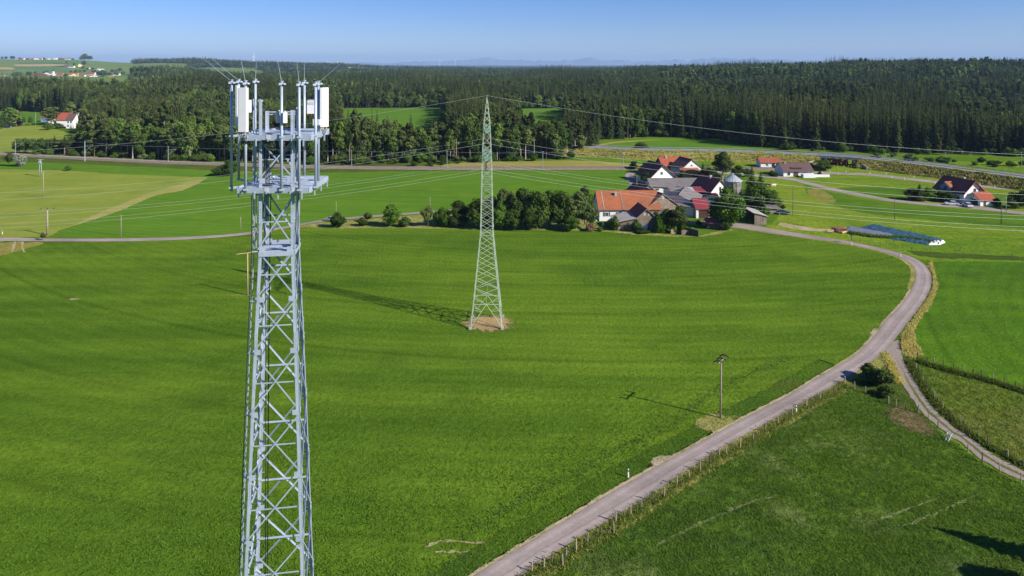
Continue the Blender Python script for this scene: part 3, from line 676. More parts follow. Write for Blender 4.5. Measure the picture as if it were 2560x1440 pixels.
# ------------------------------------------------------------------ antenna tower
TA = R(8.5)
tower = empty('antenna_tower', (-10.2, 29.85, 0), TA, 'tall galvanised lattice antenna tower with two platforms and white panel antennas, filling the left foreground', 'antenna tower')
TS = [(0, 4.15), (25.4, 2.50), (33, 2.0), (35.7, 1.80), (40, 1.47), (48, 1.45)]
def tside(z): return interp(TS, z)
ttop = {(-1, -1): 46.5, (1, -1): 46.02, (-1, 1): 45.9, (1, 1): 46.05}
for (sx, sy), zt in ttop.items():
    b = MB(); zs = [0, 25.4, 33, 35.7, 40, zt]
    for z0, z1 in zip(zs, zs[1:]):
        a, c = tside(z0) / 2, tside(z1) / 2
        b.angle((sx * a, sy * a, z0), (sx * c, sy * c, z1), .140, .022, (-sx, 0, 0), (0, -sy, 0))
    for z in (10, 18, 24, 30, 36.2, 41.5):   # splice plates with bolts
        a = tside(z) / 2
        b.box((sx * (a - .075), sy * (a + .008), z), (.13, .016, .7)); b.box((sx * (a + .008), sy * (a - .075), z), (.016, .13, .7))
        for k in range(6):
            for q in (-.035, .035): b.box((sx * (a - .075) + q, sy * (a + .022), z - .3 + k * .12), (.022, .02, .022))
    b.build('leg', M['steel'], tower)
TN = [0.4, 3.8, 7.0, 10.2, 13.3, 16.4, 19.4, 22.3, 25.1, 27.8, 30.5, 33.1, 35.7, 37.9, 40.0, 42.4]
b = MB()
def corner(sx, sy, z, o=0): a = tside(z) / 2; return Vector((sx * a, sy * a, z))
for z0, z1 in list(zip(TN, TN[1:])) + [(42.95, 44.8)]:
    zm = (z0 + z1) / 2
    for (A, B_, n) in (((-1, -1), (1, -1), (0, -1, 0)), ((-1, 1), (1, 1), (0, 1, 0)), ((-1, -1), (-1, 1), (-1, 0, 0)), ((1, -1), (1, 1), (1, 0, 0))):
        n = Vector(n); e = Vector((B_[0] - A[0], B_[1] - A[1], 0)).normalized()
        p0, q1 = corner(*A, z0 + .06), corner(*B_, z1 - .06); q0, p1 = corner(*B_, z0 + .06), corner(*A, z1 - .06)
        for p, q, off in ((p0, q1, .025), (q0, p1, -.012)):
            d = (q - p).normalized(); w = d.cross(n)
            if w.z < 0: w = -w
            b.angle(p + n * off, q + n * off, .058, .010, w, -n)
        pm, qm = corner(*A, zm), corner(*B_, zm)
        b.angle(pm + n * -.05, qm + n * -.05, .058, .010, (0, 0, 1), -n)
        for p in (p0, q0):
            s = e if p is p0 else -e
            b.box(tuple(p + s * .16 + n * .012), (.26 if abs(n.y) else .014, .26 if abs(n.x) else .014, .22))
b.build('bracing', M['steel'], tower)
# small inner rest platform
s = tside(39.9); r = empty('rest_platform', (0, 0, 39.9)); r.parent = tower
b = MB(); b.box((0, 0, .0), (s - .06, s - .06, .03)); b.build('deck', M['steel_plate'], r)
b = MB()
for sy in (-1, 1): b.box((0, sy * (s / 2 + .03), -.02), (s - .02, .03, .20)); b.box((0, sy * (s / 2 - .3), .22), (s - .3, .06, .10))
for sx in (-1, 1): b.box((sx * (s / 2 + .03), 0, -.02), (.03, s - .10, .18))
b.build('edge_frame', M['steel'], r)
# the two work platforms
def platform(z, x0, x1, y0, y1, cut):
    """world rectangle, built in the tower's frame"""
    inv = Matrix.Rotation(-TA, 4, 'Z')
    def L(x, y, zz): return inv @ (Vector((x, y, 0)) - Vector((-10.2, 29.85, 0))) + Vector((0, 0, zz))
    t = empty('work_platform', (0, 0, z)); t.parent = tower
    cs = [(x0, y0), (x1, y0), (x1, y1), (x0 + cut, y1), (x0, y1 - cut)]
    b = MB(); top = [L(x, y, 0) for x, y in cs]; bot = [L(x, y, -.05) for x, y in cs]
    n = len(cs); b.add(top + bot, [tuple(range(n)), tuple(range(n, 2 * n))[::-1]] + [(k, n + k, n + (k + 1) % n, (k + 1) % n) for k in range(n)])
    b.build('deck', M['steel_plate'], t)
    b = MB()
    for k in range(n):
        p, q = L(*cs[k], -.06), L(*cs[(k + 1) % n], -.06); d = (q - p).normalized(); nn = Vector((d.y, -d.x, 0))
        b.beam(p + nn * .03, q + nn * .03, .03, .24)
        b.beam(p - nn * .0 + Vector((0, 0, .06)), q + Vector((0, 0, .06)), .05, .035)
        Ln = (q - p).length; m = max(2, int(Ln / .5))
        for j in range(m): o = p + d * (Ln * (j + .5) / m); b.box((o.x + nn.x * .06, o.y + nn.y * .06, -.26 if j % 2 else -.14), (.05, .05, .3 if j % 2 else .12), math.atan2(d.y, d.x))
    b.build('edge_frame', M['steel'], t)
    b = MB()
    for f in (.2, .4, .6, .8):
        b.beam(L(x0 + (x1 - x0) * f, y0 + .05, -.13), L(x0 + (x1 - x0) * f, y1 - .05, -.13), .06, .14)
    for f in (.3, .7): b.beam(L(x0 + .1, y0 + (y1 - y0) * f, -.25), L(x1 - .1, y0 + (y1 - y0) * f, -.25), .09, .10)
    b.build('floor_beams', M['steel'], t)
    b = MB()   # grating hatch and cover strips lying on the deck
    for k in range(5): b.beam(L(x0 + .5, y0 + .35 + .45 * k, .02), L(x1 - .4, y0 + .30 + .45 * k, .02), .035, .03)
    for fx, fy in ((.12, .1), (.5, .12), (.78, .1), (.9, .75), (.5, .9), (.2, .82)):
        q = L(x0 + (x1 - x0) * fx, y0 + (y1 - y0) * fy, .035); b.box(tuple(q), (.24, .2, .05), -TA)
    b.build('deck_fittings', M['steel'], t)
    for fx in (.42, .8):
        b = MB(); q = L(x0 + (x1 - x0) * fx, y0 - .052, -.03); b.box(tuple(q), (.18, .022, .22), -TA); b.build('clamp_plate', M['grey_plastic'], t)
    return t
platform(48 - 5.28, -11.62, -8.62, 28.75, 31.75, .55)
platform(48 - 3.06, -11.55, -8.55, 28.75, 31.65, .55)
inv = Matrix.Rotation(-TA, 4, 'Z')
def TL(u, d, zc): return inv @ (Vector(((u - 1280) / F * d, d, 0)) - Vector((-10.2, 29.85, 0))) + Vector((0, 0, 48 + zc))
def TLy(u, v, d): return TL(u, d, -(v - HZ) / F * d)
pipes = [(578.6, 201, 478, 29.15, (512, 149, 29.15)), (597, 199, 450, 31.2, (534, 150, 31.2)), (614, 203, 482, 28.7, (603, 152, 28.7)), (638.5, 199, 470, 31.6, (641, 152, 31.6)),
         (704, 204, 482, 28.65, (694, 150, 28.65)), (748, 206, 482, 28.65, (742, 152, 28.65)), (761, 202, 443, 31.9, (761, 155, 31.9)), (789, 206, 475, 29.3, None), (796, 204, 457, 30.6, (851, 160, 30.6))]
def zc(v, d): return -(v - HZ) / F * d
pipe_objs = []
for i, (u, v0, v1, d, rod) in enumerate(pipes):
    top, bot = TLy(u, v0, d), TLy(u, v1, d); bot.x, bot.y = top.x, top.y
    b = MB(); b.tube(bot, top, .057, n=12); o = b.build('antenna_mast', M['steel'], tower, True); pipe_objs.append(o)
    o.data.polygons.foreach_set('use_smooth', [len(p.vertices) == 4 for p in o.data.polygons])
    b = MB(); b.box((top.x, top.y, top.z - .10), (.24, .16, .09), .3); b.tube(top, top + Vector((0, 0, .03)), .085, n=10); b.box((top.x + .09, top.y, top.z - .1), (.1, .26, .05), .5); b.build('clamp', M['steel'], o)
    for zz in (48 - 5.30, 48 - 3.08):
        if bot.z > zz + .05 and i != 6: continue
        b = MB(); c = Vector((0, 0, 0)); dr = Vector((-top.x, -top.y, 0)); ln = min(.5, max(.15, dr.length - 1.35)); dr.normalize()
        q = Vector((top.x, top.y, zz)); b.beam(q - dr * .08, q + dr * (ln + .1), .06, .09); b.box(tuple(q), (.17, .17, .07)); b.build('bracket', M['steel'], o)
    if rod:
        e = TLy(*rod); b = MB(); b.tube(top - Vector((0, 0, .05)), e, .011, .005, 6); b.build('lightning_rod', M['steel'], o)
def tbox(name, u0, u1, v0, v1, d, dep, mat, rz=0, parent=None, bev=.03):
    c = (TLy(u0, v0, d) + TLy(u1, v1, d)) / 2; w = (u1 - u0) / F * d; h = (v1 - v0) / F * d
    me = bpy.data.meshes.new(name); bm = bmesh.new(); bmesh.ops.create_cube(bm, size=1)
    for v in bm.verts: v.co = Vector((v.co.x * w, v.co.y * dep, v.co.z * h))
    bmesh.ops.bevel(bm, geom=[e for e in bm.edges if abs(e.verts[0].co.z - e.verts[1].co.z) > h * .5], offset=bev, segments=3, affect='EDGES')
    bm.to_mesh(me); bm.free(); me.materials.append(mat)
    o = link(name, me, parent or tower); o.location = c; o.rotation_euler = (0, 0, rz - TA); return o
def connectors(par, w, dep, h, n, cols, cable=True):
    for k in range(n):
        b = MB(); x = -w / 2 + w * (k + .5) / n
        b.tube((x, 0, -h / 2), (x, 0, -h / 2 - .10), .022, n=8); o = b.build('connector', M[cols[k % len(cols)]], par)
        if cable:
            b = MB(); b.path(spline([(x, 0, -h / 2 - .09), (x * .8, .06, -h / 2 - .3), (x * .3, .22, -h / 2 - .48), (0, .42, -h / 2 - .55)], 5), .014); b.build('cable', M['dark_cable'], o)
pa = tbox('panel_antenna', 594.5, 621, 219, 329.5, 28.35, .16, M['white_plastic'], R(-6), bev=.05); tag(pa, 'widest white panel antenna, facing forward'); connectors(pa, .36, .1, 1.84, 5, ['yellow', 'dark_cable', 'yellow', 'grey_plastic', 'rust'])
for z in (-.7, .7): b = MB(); b.box((.0, .17, z), (.1, .22, .06)); b.build('bracket', M['steel'], pa)
pb = tbox('panel_antenna', 580, 606, 214, 316, 30.2, .15, M['white_plastic'], R(-62), bev=.04); tag(pb, 'narrow white panel antenna turned to the left'); connectors(pb, .36, .1, 1.8, 4, ['rust', 'dark_cable', 'yellow', 'grey_plastic'])
for z in (-.6, .6): b = MB(); b.box((0, .17, z), (.1, .24, .07)); b.build('bracket', M['steel'], pb)
pc = tbox('panel_antenna', 798, 822, 219, 317, 30.5, .16, M['white_plastic'], R(52), bev=.04); tag(pc, 'white panel antenna turned to the right'); connectors(pc, .34, .1, 1.75, 4, ['yellow', 'yellow', 'dark_cable', 'yellow'])
for z, h_ in ((.55, .16), (-.85, .06)): b = MB(); b.box((0, .18, z), (.09, .28, h_)); b.build('bracket', M['steel'], pc)
ra = tbox('radio_unit', 767.5, 789, 252.5, 284, 32.0, .22, M['white_plastic'], R(4)); connectors(ra, .34, .1, .59, 5, ['yellow', 'dark_cable'], False)
b = MB(); b.box((0, .0, .33), (.30, .16, .05)); b.build('handle', M['grey_plastic'], ra)
b = MB()
b.box((0, -.118, .2), (.3, .01, .12)); b.build('cover_plate', M['grey_plastic'], ra)
rb = tbox('radio_unit', 692.5, 702, 277, 307, 28.85, .24, M['grey_plastic'], R(-30)); rc = tbox('radio_unit', 706.5, 718, 281, 307, 28.6, .2, M['white_plastic'], R(18))
for o_ in (rb, rc):
    b = MB(); b.tube((0, 0, .2), (0, 0, .29), .04, n=8); b.build('cap', M['grey_plastic'], o_)
    b = MB(); b.path(spline([(0, 0, -.24), (-.03, .05, -.45), (.02, .12, -.75), (.1, .4, -.95)], 5), .015); b.build('cable', M['dark_cable'], o_)
tbox('radio_unit', 621.5, 627, 250, 281, 30.2, .22, M['white_plastic'], R(0), bev=.02)
tbox('junction_box', 782, 801, 298, 312.5, 30.3, .2, M['grey_plastic'], R(0))
b = MB(); q0 = TLy(645, 252, 30.2); q1 = TLy(655, 252, 30.2); b.tube(q0, q1, .018); b.box(tuple(q1), (.07, .09, .06)); b.build('camera_arm', M['white_plastic'], tower)  # small camera on a short arm, carries no lamp
# inner cable ladder above the platforms and the cross bar between the legs
b = MB()
for u in (633.5, 640.5):
    p = TLy(u, 247, 29.6); q = Vector((p.x, p.y, 40.0)); b.beam(p, q, .035)
p = TLy(633.5, 247, 29.6); p2 = TLy(640.5, 247, 29.6); z = 46.2
while z > 40.2: b.beam((p.x, p.y, z), (p2.x, p2.y, z), .022); z -= .28
b.build('cable_ladder', M['steel'], tower)
b = MB()
for zz in (45.85, 45.74): b.beam(corner(-1, 1, zz), corner(1, 1, zz), .06, .05)
b.build('cross_bar', M['steel'], tower)
b = MB()
for k in range(7):
    a = rng.random(4); zb = 0 if k == 0 else 42.6; x0 = -.66 + .05 * k
    b.path(spline(([(x0, .4, 0), (x0, .3, 20), (x0 + .1, -.2, 38)] if k == 0 else []) + [(x0, -.40, 42.7), (x0 + .05, -.4, 44.6), (x0 + .3 * a[0], -.3 - a[1] * .9, 44.78), (-.1 + a[2] * .9, -1.0 + a[3] * .3, 44.7), (.3 + a[0], -.98, 44.95)], 8), .016, 5)
b.path(spline([(-.5, -.98, 44.62), (0, -1.05, 44.45), (.45, -1.06, 44.5), (.62, -1.1, 44.9)], 8), .035)
b.path(spline([(-.42, .3, 42.5), (-.46, .25, 40), (-.5, .3, 37), (-.55, .3, 30), (-.7, .35, 0)], 6), .022)
b.build('feeder_cables', M['dark_cable'], tower)
# outside climbing ladder on the left, with its safety rail
b = MB(); c = MB()
zs = np.arange(.5, 43.0, .28)
def lad(z, y): return Vector((-tside(z) / 2 - .28, y, z))
for z0, z1 in zip(TN, TN[1:] + []):
    b.beam(lad(z0, -.12 - tside(z0) * .1), lad(z1, -.12 - tside(z1) * .1), .03, .05); c.beam(lad(z0, -.12 - tside(z0) * .1 - .46), lad(z1, -.12 - tside(z1) * .1 - .46), .03, .05)
for z in zs: y = -.12 - tside(z) * .1; b.tube(lad(z, y), lad(z, y - .46), .010, n=5)
for z in TN[1:]:
    y = -.12 - tside(z) * .1
    for yy in (y, y - .46): b.beam(lad(z, yy), (-tside(z) / 2, -tside(z) / 2 + .05, z), .035)
lo = b.build('ladder', M['steel'], tower); c.build('safety_rail', M['dark_cable'], lo)
for k, z in enumerate(np.arange(1, 42.3, .5)):   # step bolts on the back left leg
    a = tside(z) / 2; b = MB()
    if k % 2: b.tube((-a, a, z), (-a + .26, a - .0, z), .012, n=5)
    else: b.tube((-a, a, z), (-a - .2, a, z), .012, n=5)
    b.build('step_bolt', M['steel'], tower)

# ------------------------------------------------------------------ power line pylon
py = empty('power_pylon', (-4.65, 126, 0), 0, 'tall pale green lattice pylon of the power line in the middle of the field', 'electricity pylon')
PS = [(0, 5.8), (16.6, 2.45), (28.4, 1.95), (34.0, 1.50), (36.8, 1.25), (42.2, .08)]
def ps(z): return interp(PS, z) / 2
for sx in (-1, 1):
    for sy in (-1, 1):
        b = MB()
        for z0, z1 in zip([0, 16.6, 28.4, 34, 36.8], [16.6, 28.4, 34, 36.8, 42.2]):
            b.angle((sx * ps(z0), sy * ps(z0), z0), (sx * ps(z1), sy * ps(z1), z1), .17 if z0 < 17 else .12, .03, (-sx, 0, 0), (0, -sy, 0))
        l_ = b.build('leg', M['pylon'], py)
        b = MB(); b.box((sx * 2.9, sy * 2.9, .15), (.55, .55, .5)); b.build('footing', M['concrete'], l_)
lev = [0, 4.3, 5.5, 7.2, 9.1, 11.0, 12.9, 14.7, 16.5, 18.0, 19.5, 21, 22.5, 24, 25.5, 27, 28.5, 30.2, 31.8, 33.0, 34.6, 36.0, 37.2, 38.4, 39.4, 40.4, 41.3]
b = MB()
def pc_(sx, sy, z): return Vector((sx * ps(z), sy * ps(z), z))
for i, (z0, z1) in enumerate(zip(lev, lev[1:])):
    for A, B_ in (((-1, -1), (1, -1)), ((-1, 1), (1, 1)), ((-1, -1), (-1, 1)), ((1, -1), (1, 1))):
        w = .075 if z0 < 17 else .06
        if i == 0:
            m = (pc_(*A, 4.3) + pc_(*B_, 4.3)) / 2
            for S in (A, B_):
                foot = pc_(*S, .25); b.beam(foot, m, .09)
                for f in (.35, .7): b.beam(foot.lerp(m, f), pc_(*S, 4.3 * f + .25), .05); b.beam(foot.lerp(m, f), pc_(*S, 4.3 * (f + .28)), .045)
            b.beam(pc_(*A, 4.3), pc_(*B_, 4.3), .08)
        elif i == 1:
            m = (pc_(*A, 4.3) + pc_(*B_, 4.3)) / 2; m2 = (pc_(*A, 6.4) + pc_(*B_, 6.4)) / 2
            for S in (A, B_): b.beam(m, pc_(*S, 5.5), .07); b.beam(m2, pc_(*S, 5.5), .07)
            b.beam(m, m2, .05)
        else:
            b.beam(pc_(*A, z0), pc_(*B_, z1), w); b.beam(pc_(*B_, z0), pc_(*A, z1), w)
            if lev[i] in (16.5, 22.5, 27, 30.2, 31.8, 36.0, 34.6, 25.5): b.beam(pc_(*A, z0), pc_(*B_, z0), w)
b.build('bracing', M['pylon'], py)
def crossarm(z, L_, hh, pts):
    for sy in (-1, 1):
        b = MB(); tip = Vector((0, sy * L_, z + .1)); n = 4
        for sx in (-1, 1):
            lo_, hi_ = Vector((sx * ps(z), sy * ps(z), z)), Vector((sx * ps(z + hh), sy * ps(z + hh), z + hh))
            b.beam(lo_, tip, .09); b.beam(hi_, tip, .08)
            for k in range(n): b.beam(lo_.lerp(tip, k / n), hi_.lerp(tip, (k + 1) / n) if k < n - 1 else tip, .05); b.beam(lo_.lerp(tip, (k + .5) / n), hi_.lerp(tip, (k + .5) / n), .05)
        lo2 = [Vector((sx * ps(z), sy * ps(z), z)) for sx in (-1, 1)]
        for k in range(n): b.beam(lo2[0].lerp(tip, k / n), lo2[1].lerp(tip, (k + .6) / n), .05); b.beam(lo2[1].lerp(tip, k / n), lo2[0].lerp(tip, (k + .6) / n), .05)
        ca = b.build('crossarm', M['pylon_green'], py)
        for yy in pts:
            b = MB(); 
            for q in (-.12, .12):
                b.tube((q, sy * yy, z), (q * .4, sy * yy, z - 1.75), .03, n=6)
                for k in range(9): b.tube((q * (1 - .06 * k), sy * yy, z - .25 - k * .16), (q * (1 - .06 * k), sy * yy, z - .30 - k * .16), .11, .05, 8)
            b.build('insulator', M['insul'], ca)
crossarm(30.9, 7.0, 1.5, (3.4, 6.9)); crossarm(35.6, 4.6, 1.3, (4.5,))
# conductors
def wire(y, z, sag, label, grp=None, r=.016, L_=260):
    pts = []
    for k in range(-44, 45):
        x = L_ * k / 44 ; t = abs(x) / L_
        pts.append((-4.65 + x, 126 + y, z - 4 * sag * t * (1 - t)))
    b = MB(); b.path(pts, r, 5); o = b.build('power_line_wire', M['wire'], None, True); tag(o, label, 'overhead wire', grp)
wire(0, 42.15, 11.6, 'highest single overhead wire running from the very tip of the pylon', 'overhead wires of the power line')
for s, t in ((-4.5, 'nearer of the two overhead wires on the upper arms of the pylon'), (4.5, 'farther of the two overhead wires on the upper arms of the pylon')):
    wire(s, 33.8, 11.4, t, 'overhead wires of the power line', .017)
for s, t in ((-6.9, 'outermost near overhead wire below the lower arms, lowest in the picture'), (-3.4, 'second nearest overhead wire below the lower arms'), (3.4, 'third overhead wire below the lower arms, just behind the pylon'), (6.9, 'farthest overhead wire below the lower arms')):
    wire(s, 29.1, 11.2, t, 'overhead wires of the power line', .015)

# ------------------------------------------------------------------ poles
def tpole(u, v, h, arm, label, mat='wood_pole', cap='three', r=.12, lean=0):
    g = P(u, v); t = empty('wooden_pole', g, 0, label, 'utility pole', 'wooden T poles')
    b = MB(); b.tube((0, 0, 0), (lean, 0, h), r * 1.15, r * .8, 10); b.build('pole', M[mat], t, True)
    a = Vector((arm[0], arm[1], 0)); b = MB(); b.beam(Vector((lean, 0, h)) - a / 2, Vector((lean, 0, h)) + a / 2, .12, .12); ao = b.build('crossarm', M[mat], t)
    d = a.normalized(); n = Vector((-d.y, d.x, 0))
    for f in (-.46, 0, .46):
        q = Vector((lean, 0, h + .06)) + a * f; b = MB(); b.tube(q, q + Vector((0, 0, .25)), .05, n=8); io = b.build('insulator', M['insul'], ao)
        if cap == 'three':
            b = MB(); n2 = Vector((.95, -.31, 0)); pts = [q + n2 * x + Vector((0, 0, .36 - .22 * x * x / .3)) for x in (-.62, -.45, -.2, 0, .2, .45, .62)]; b.path(pts, .085, 8); b.build('cover', M['black_iron'], io)
        elif cap == 'small': b = MB(); b.path([q + n * x + Vector((0, 0, .3)) for x in (-.3, 0, .3)], .09, 7); b.build('cover', M['black_iron'], io)
    return t
tpole(1801, 1045, 7.75, (1.5, 2.0), 'wooden pole with three black covers, on the dry patch beside the road', lean=.12)
tpole(619, 738, 8.8, (3.9, 2.0), 'tan wooden T pole in the field, just left of the lattice tower', 'wood_tan', 'small', .14)
t = tpole(118.5, 588, 7.1, (3.5, .6), 'stout concrete T pole beside the left road, with a sapling at its side', 'wood_pole', 'small', .22)
tpole(108.5, 495, 9.6, (3.2, .5), 'thin pole in the pale mown meadow, between the concrete T pole and the twin pole', 'wood_pole', 'none', .13)
g = P(101, 441); t = empty('twin_pole', g, 0, 'twin grey pole with a small platform near the railway at the left', 'utility pole')
for s, nm in ((-.55, 0), (.55, 0)):
    b = MB(); b.tube((s, 0, 0), (s * .4, 0, 7.4), .16, .12, 8); b.build('pole', M['galv_pole'], t, True)
b = MB(); b.box((0, 0, 7.2), (2.6, .2, .16)); b.box((0, 0, 5.6), (1.4, .8, .12)); b.build('crossarm', M['galv_pole'], t)
b = MB(); b.box((-.2, -.2, 6.1), (.8, .6, .9)); b.build('transformer', M['galv_pole'], t)
tpole(2133, 606, 1.0, (.01, .01), 'x', 'wood_dark', 'none', .01) if False else None
g = P(2129, 609); t = empty('wooden_pole', g, 0, 'short dark pole with a flat black top, at the road opposite the log pile', 'utility pole', 'wooden T poles')
b = MB(); b.tube((0, 0, 0), (0, 0, 2.3), .10, .09, 8); b.build('pole', M['wood_dark'], t); b = MB(); b.box((.35, 0, 2.38), (1.7, .5, .14)); b.build('cap', M['black_iron'], t)
for u, v, h, mat, lab in ((302.5, 595, 6.4, 'wood_pole', 'thin bare pole by the left road, left of the lattice tower'), (601.5, 577, 4.0, 'wood_pole', 'short bare pole by the road just left of the lattice tower'), (1075, 524, 4.1, 'wood_pole', 'short bare pole behind the orchard trees by the road'),
                          (840, 540, 4.6, 'wood_pole', 'faint thin pole behind the parked car on the left road'), (1982, 538, 9.6, 'wood_dark', 'thin dark pole in the meadow right of the farm'), (2237, 551, 7.6, 'wood_dark', 'thin dark pole in the meadow above the blue sheets'),
                          (2503, 560, 9.2, 'wood_dark', 'thin dark pole in front of the house with the red garage'), (2515.5, 531, 5.0, 'galv_pole', 'pale lamp pole at the lane by the right edge'), (89, 320, 11.5, 'galv_pole', 'pale pole between the far left farmhouses'), (1592, 505, 9, 'wood_pole', 'thin pole beside the farm lane')):
    t = empty('slender_pole', P(u, v), 0, lab, 'utility pole', 'slender poles'); b = MB(); b.tube((0, 0, 0), (.03, 0, h), .11, .07, 8); b.build('pole', M[mat], t, True)
    b = MB(); b.box((.03, 0, h - .15), (.5, .07, .07)); b.build('crossarm', M[mat], t)
def mast(u, v, h, label, mat='galv_pole', arm=0, r=.13):
    t = empty('railway_mast', P(u, v), 0, label, 'railway mast', 'masts along the railway'); b = MB(); b.tube((0, 0, 0), (0, 0, h), r, r * .7, 8); b.build('pole', M[mat], t)
    b = MB(); b.box((0, 0, h), (.7, .12, .12)); b.build('cap', M[mat], t)
    if arm:
        b = MB(); b.beam((0, 0, h * .5), (3.2, 1.5, h * .82), .08); b.beam((0, 0, h * .78), (3.2, 1.5, h * .82), .05); b.build('bracket_arm', M[mat], t)
for a in ((38.5, 389, 8, 'railway mast with a bracket arm near the left edge', 'galv_pole', 1), (212, 403, 9.8, 'thick pale railway mast with a bracket arm in front of the pine wood', 'galv_pole', 1, .24), (420.5, 408, 8.2, 'railway mast with a bracket arm, left of the tower, before bare pine trunks', 'galv_pole', 1),
          (879, 418, 7.8, 'green railway mast right of the lattice tower', 'green_pole'), (1117.5, 423, 8.2, 'pale railway mast left of the pylon', 'galv_pole'), (1357, 424, 8.2, 'pale railway mast right of the pylon', 'galv_pole'),
          (1558, 424, 8.0, 'pale railway mast left of the farm trees', 'galv_pole'), (1734, 423, 7.4, 'pale railway mast behind the farm', 'galv_pole'), (1920, 424, 7.8, 'pale railway mast in front of the small red roofed house', 'galv_pole'),
          (2213, 396, 2.2, 'short mast behind the highway', 'galv_pole'), (2364, 405, 4.6, 'pale mast behind the highway near the bushes', 'galv_pole'), (2554, 421, 7.5, 'tallest pale mast behind the highway at the right edge', 'galv_pole'), (2065, 422, 6.5, 'pale mast beside the bridge', 'galv_pole')):
    mast(*a)
def contact(name, pts, lab):
    b = MB()
    for p, q in zip(pts, pts[1:]):
        p = Vector(p); q = Vector(q); L_ = []
        for k in range(9): t = k / 8; w = p.lerp(q, t); w.z -= 4 * .5 * t * (1 - t); L_.append(w)
        b.path(L_, .022, 4)
    tag(b.build(name, M['wire']), lab, 'overhead wire')
contact('contact_wire', [P(-150, 384) + Vector((0, 0, 7))] + [P(u, v) + Vector((0, 0, h)) for u, v, h in ((38.5, 389, 7.8), (212, 403, 9.5), (420.5, 408, 8), (650, 414, 8), (879, 418, 7.6), (1117.5, 423, 8), (1357, 424, 8), (1558, 424, 7.8), (1734, 423, 7.2), (1920, 424, 7.6))], 'thin wire strung between the masts along the railway')
contact('contact_wire', [P(2213, 396) + Vector((0, 0, 2.2)), P(2364, 405) + Vector((0, 0, 4.6)), P(2554, 421) + Vector((0, 0, 7.4)), P(2700, 425) + Vector((0, 0, 8))], 'thin wire strung between the masts behind the highway')

# ------------------------------------------------------------------ pasture fences
def fence(name, label, px, mats, wires=(.45, .75), h=1.0):
    t = empty('pasture_fence', P(*px[0]), 0, label, 'fence'); o = P(*px[0]); tops = []
    for i, q in enumerate(px):
        g = P(*q) - o; b = MB(); hh = h * (.9 + .32 * rng.random()); lx, ly = rng.normal(0, .05, 2); r = .06 + .035 * rng.random()
        b.tube((g.x, g.y, 0), (g.x + lx, g.y + ly, hh), r, r * .85, 7); mt = mats[i % len(mats)]; b.build('post', M[mt], t); tops.append((g, Vector((lx, ly, 0))))
    b = MB()
    for wz in wires:
        for (p, l1), (q, l2) in zip(tops, tops[1:]): b.path([p + l1 * wz + Vector((0, 0, wz)), (p + q) / 2 + Vector((0, 0, wz - .06)), q + l2 * wz + Vector((0, 0, wz))], .003, 3)
    b.build('wire', M['wood_pole'], t)
C6 = [(545, 1255), (640, 1222), (700, 1180), (790, 1200), (820, 1130), (898, 1080), (990, 1020), (1098, 955), (1200, 935), (1215, 850), (1335, 800), (1422, 740), (1508, 685), (1600, 650), (1705, 555), (1805, 500), (1890, 440), (1970, 385), (2042, 320), (2100, 310), (2210, 250), (2313, 195), (2408, 130), (2515, 65)]
f1 = [(1250, 1510), (1290, 1470)] + [(1160 + x / 3.2, 1040 + y / 3.2) for x, y in C6] + [(1960 + x / 3.428, 820 + y / 3.428) for x, y in ((68, 755), (193, 680), (307, 615), (428, 565), (520, 480))]
fence('a', 'wooden post fence following the road along its lower side', f1, ['wood_pole', 'wood_pole', 'wood_tan', 'wood_pole', 'wood_dark'], h=1.02)
c5 = lambda L_: [(1960 + x / 3.428, 820 + y / 3.428) for x, y in L_]
fence('b', 'thin post fence between the lower meadow and the gravel track', c5([(606, 525), (700, 560), (778, 575), (895, 650), (960, 670), (1045, 700), (1150, 725), (1240, 775), (1320, 860), (1400, 940), (1575, 1060), (1700, 1150), (1850, 1230), (2030, 1330)]), ['wood_pole', 'wood_pole', 'wood_dark'])
fence('c', 'thin post fence on the far side of the gravel track', c5([(1130, 355), (1160, 400), (1190, 465), (1225, 530), (1290, 610), (1320, 645), (1360, 690), (1425, 770), (1515, 820), (1598, 915), (1665, 945), (1750, 1000), (1922, 1120), (2050, 1200)]), ['wood_pole', 'wood_dark'])
fence('d', 'dark post fence in the overgrown strip above the olive paddock', c5([(1145, 270), (1225, 300), (1290, 310), (1365, 330), (1455, 350), (1540, 375), (1620, 400), (1690, 420), (1790, 450), (1890, 480), (1985, 515), (2060, 545)]), ['wood_dark', 'wood_dark', 'wood_pole'])
fence('e', 'thin post fence in the meadow between the bend and the blue sheets', [(2150, 606), (2175, 612), (2200, 615), (2217, 618), (2234, 606), (2247, 622), (2280, 626), (2330, 625), (2400, 628), (2458, 632), (2530, 640)], ['wood_dark', 'wood_pole'])
for (u, v), s, lab in (((2364, 1100), .35, 'left one of two leaning white posts beside the gravel track'), ((2370, 1104), .65, 'right one of two leaning white posts beside the gravel track')):
    t = empty('leaning_post', P(u, v), 0, lab, 'post', 'two leaning white posts'); b = MB(); b.tube((0, 0, 0), (s, .2, .95), .06, .055, 7); b.build('post', M['white_paint'], t)

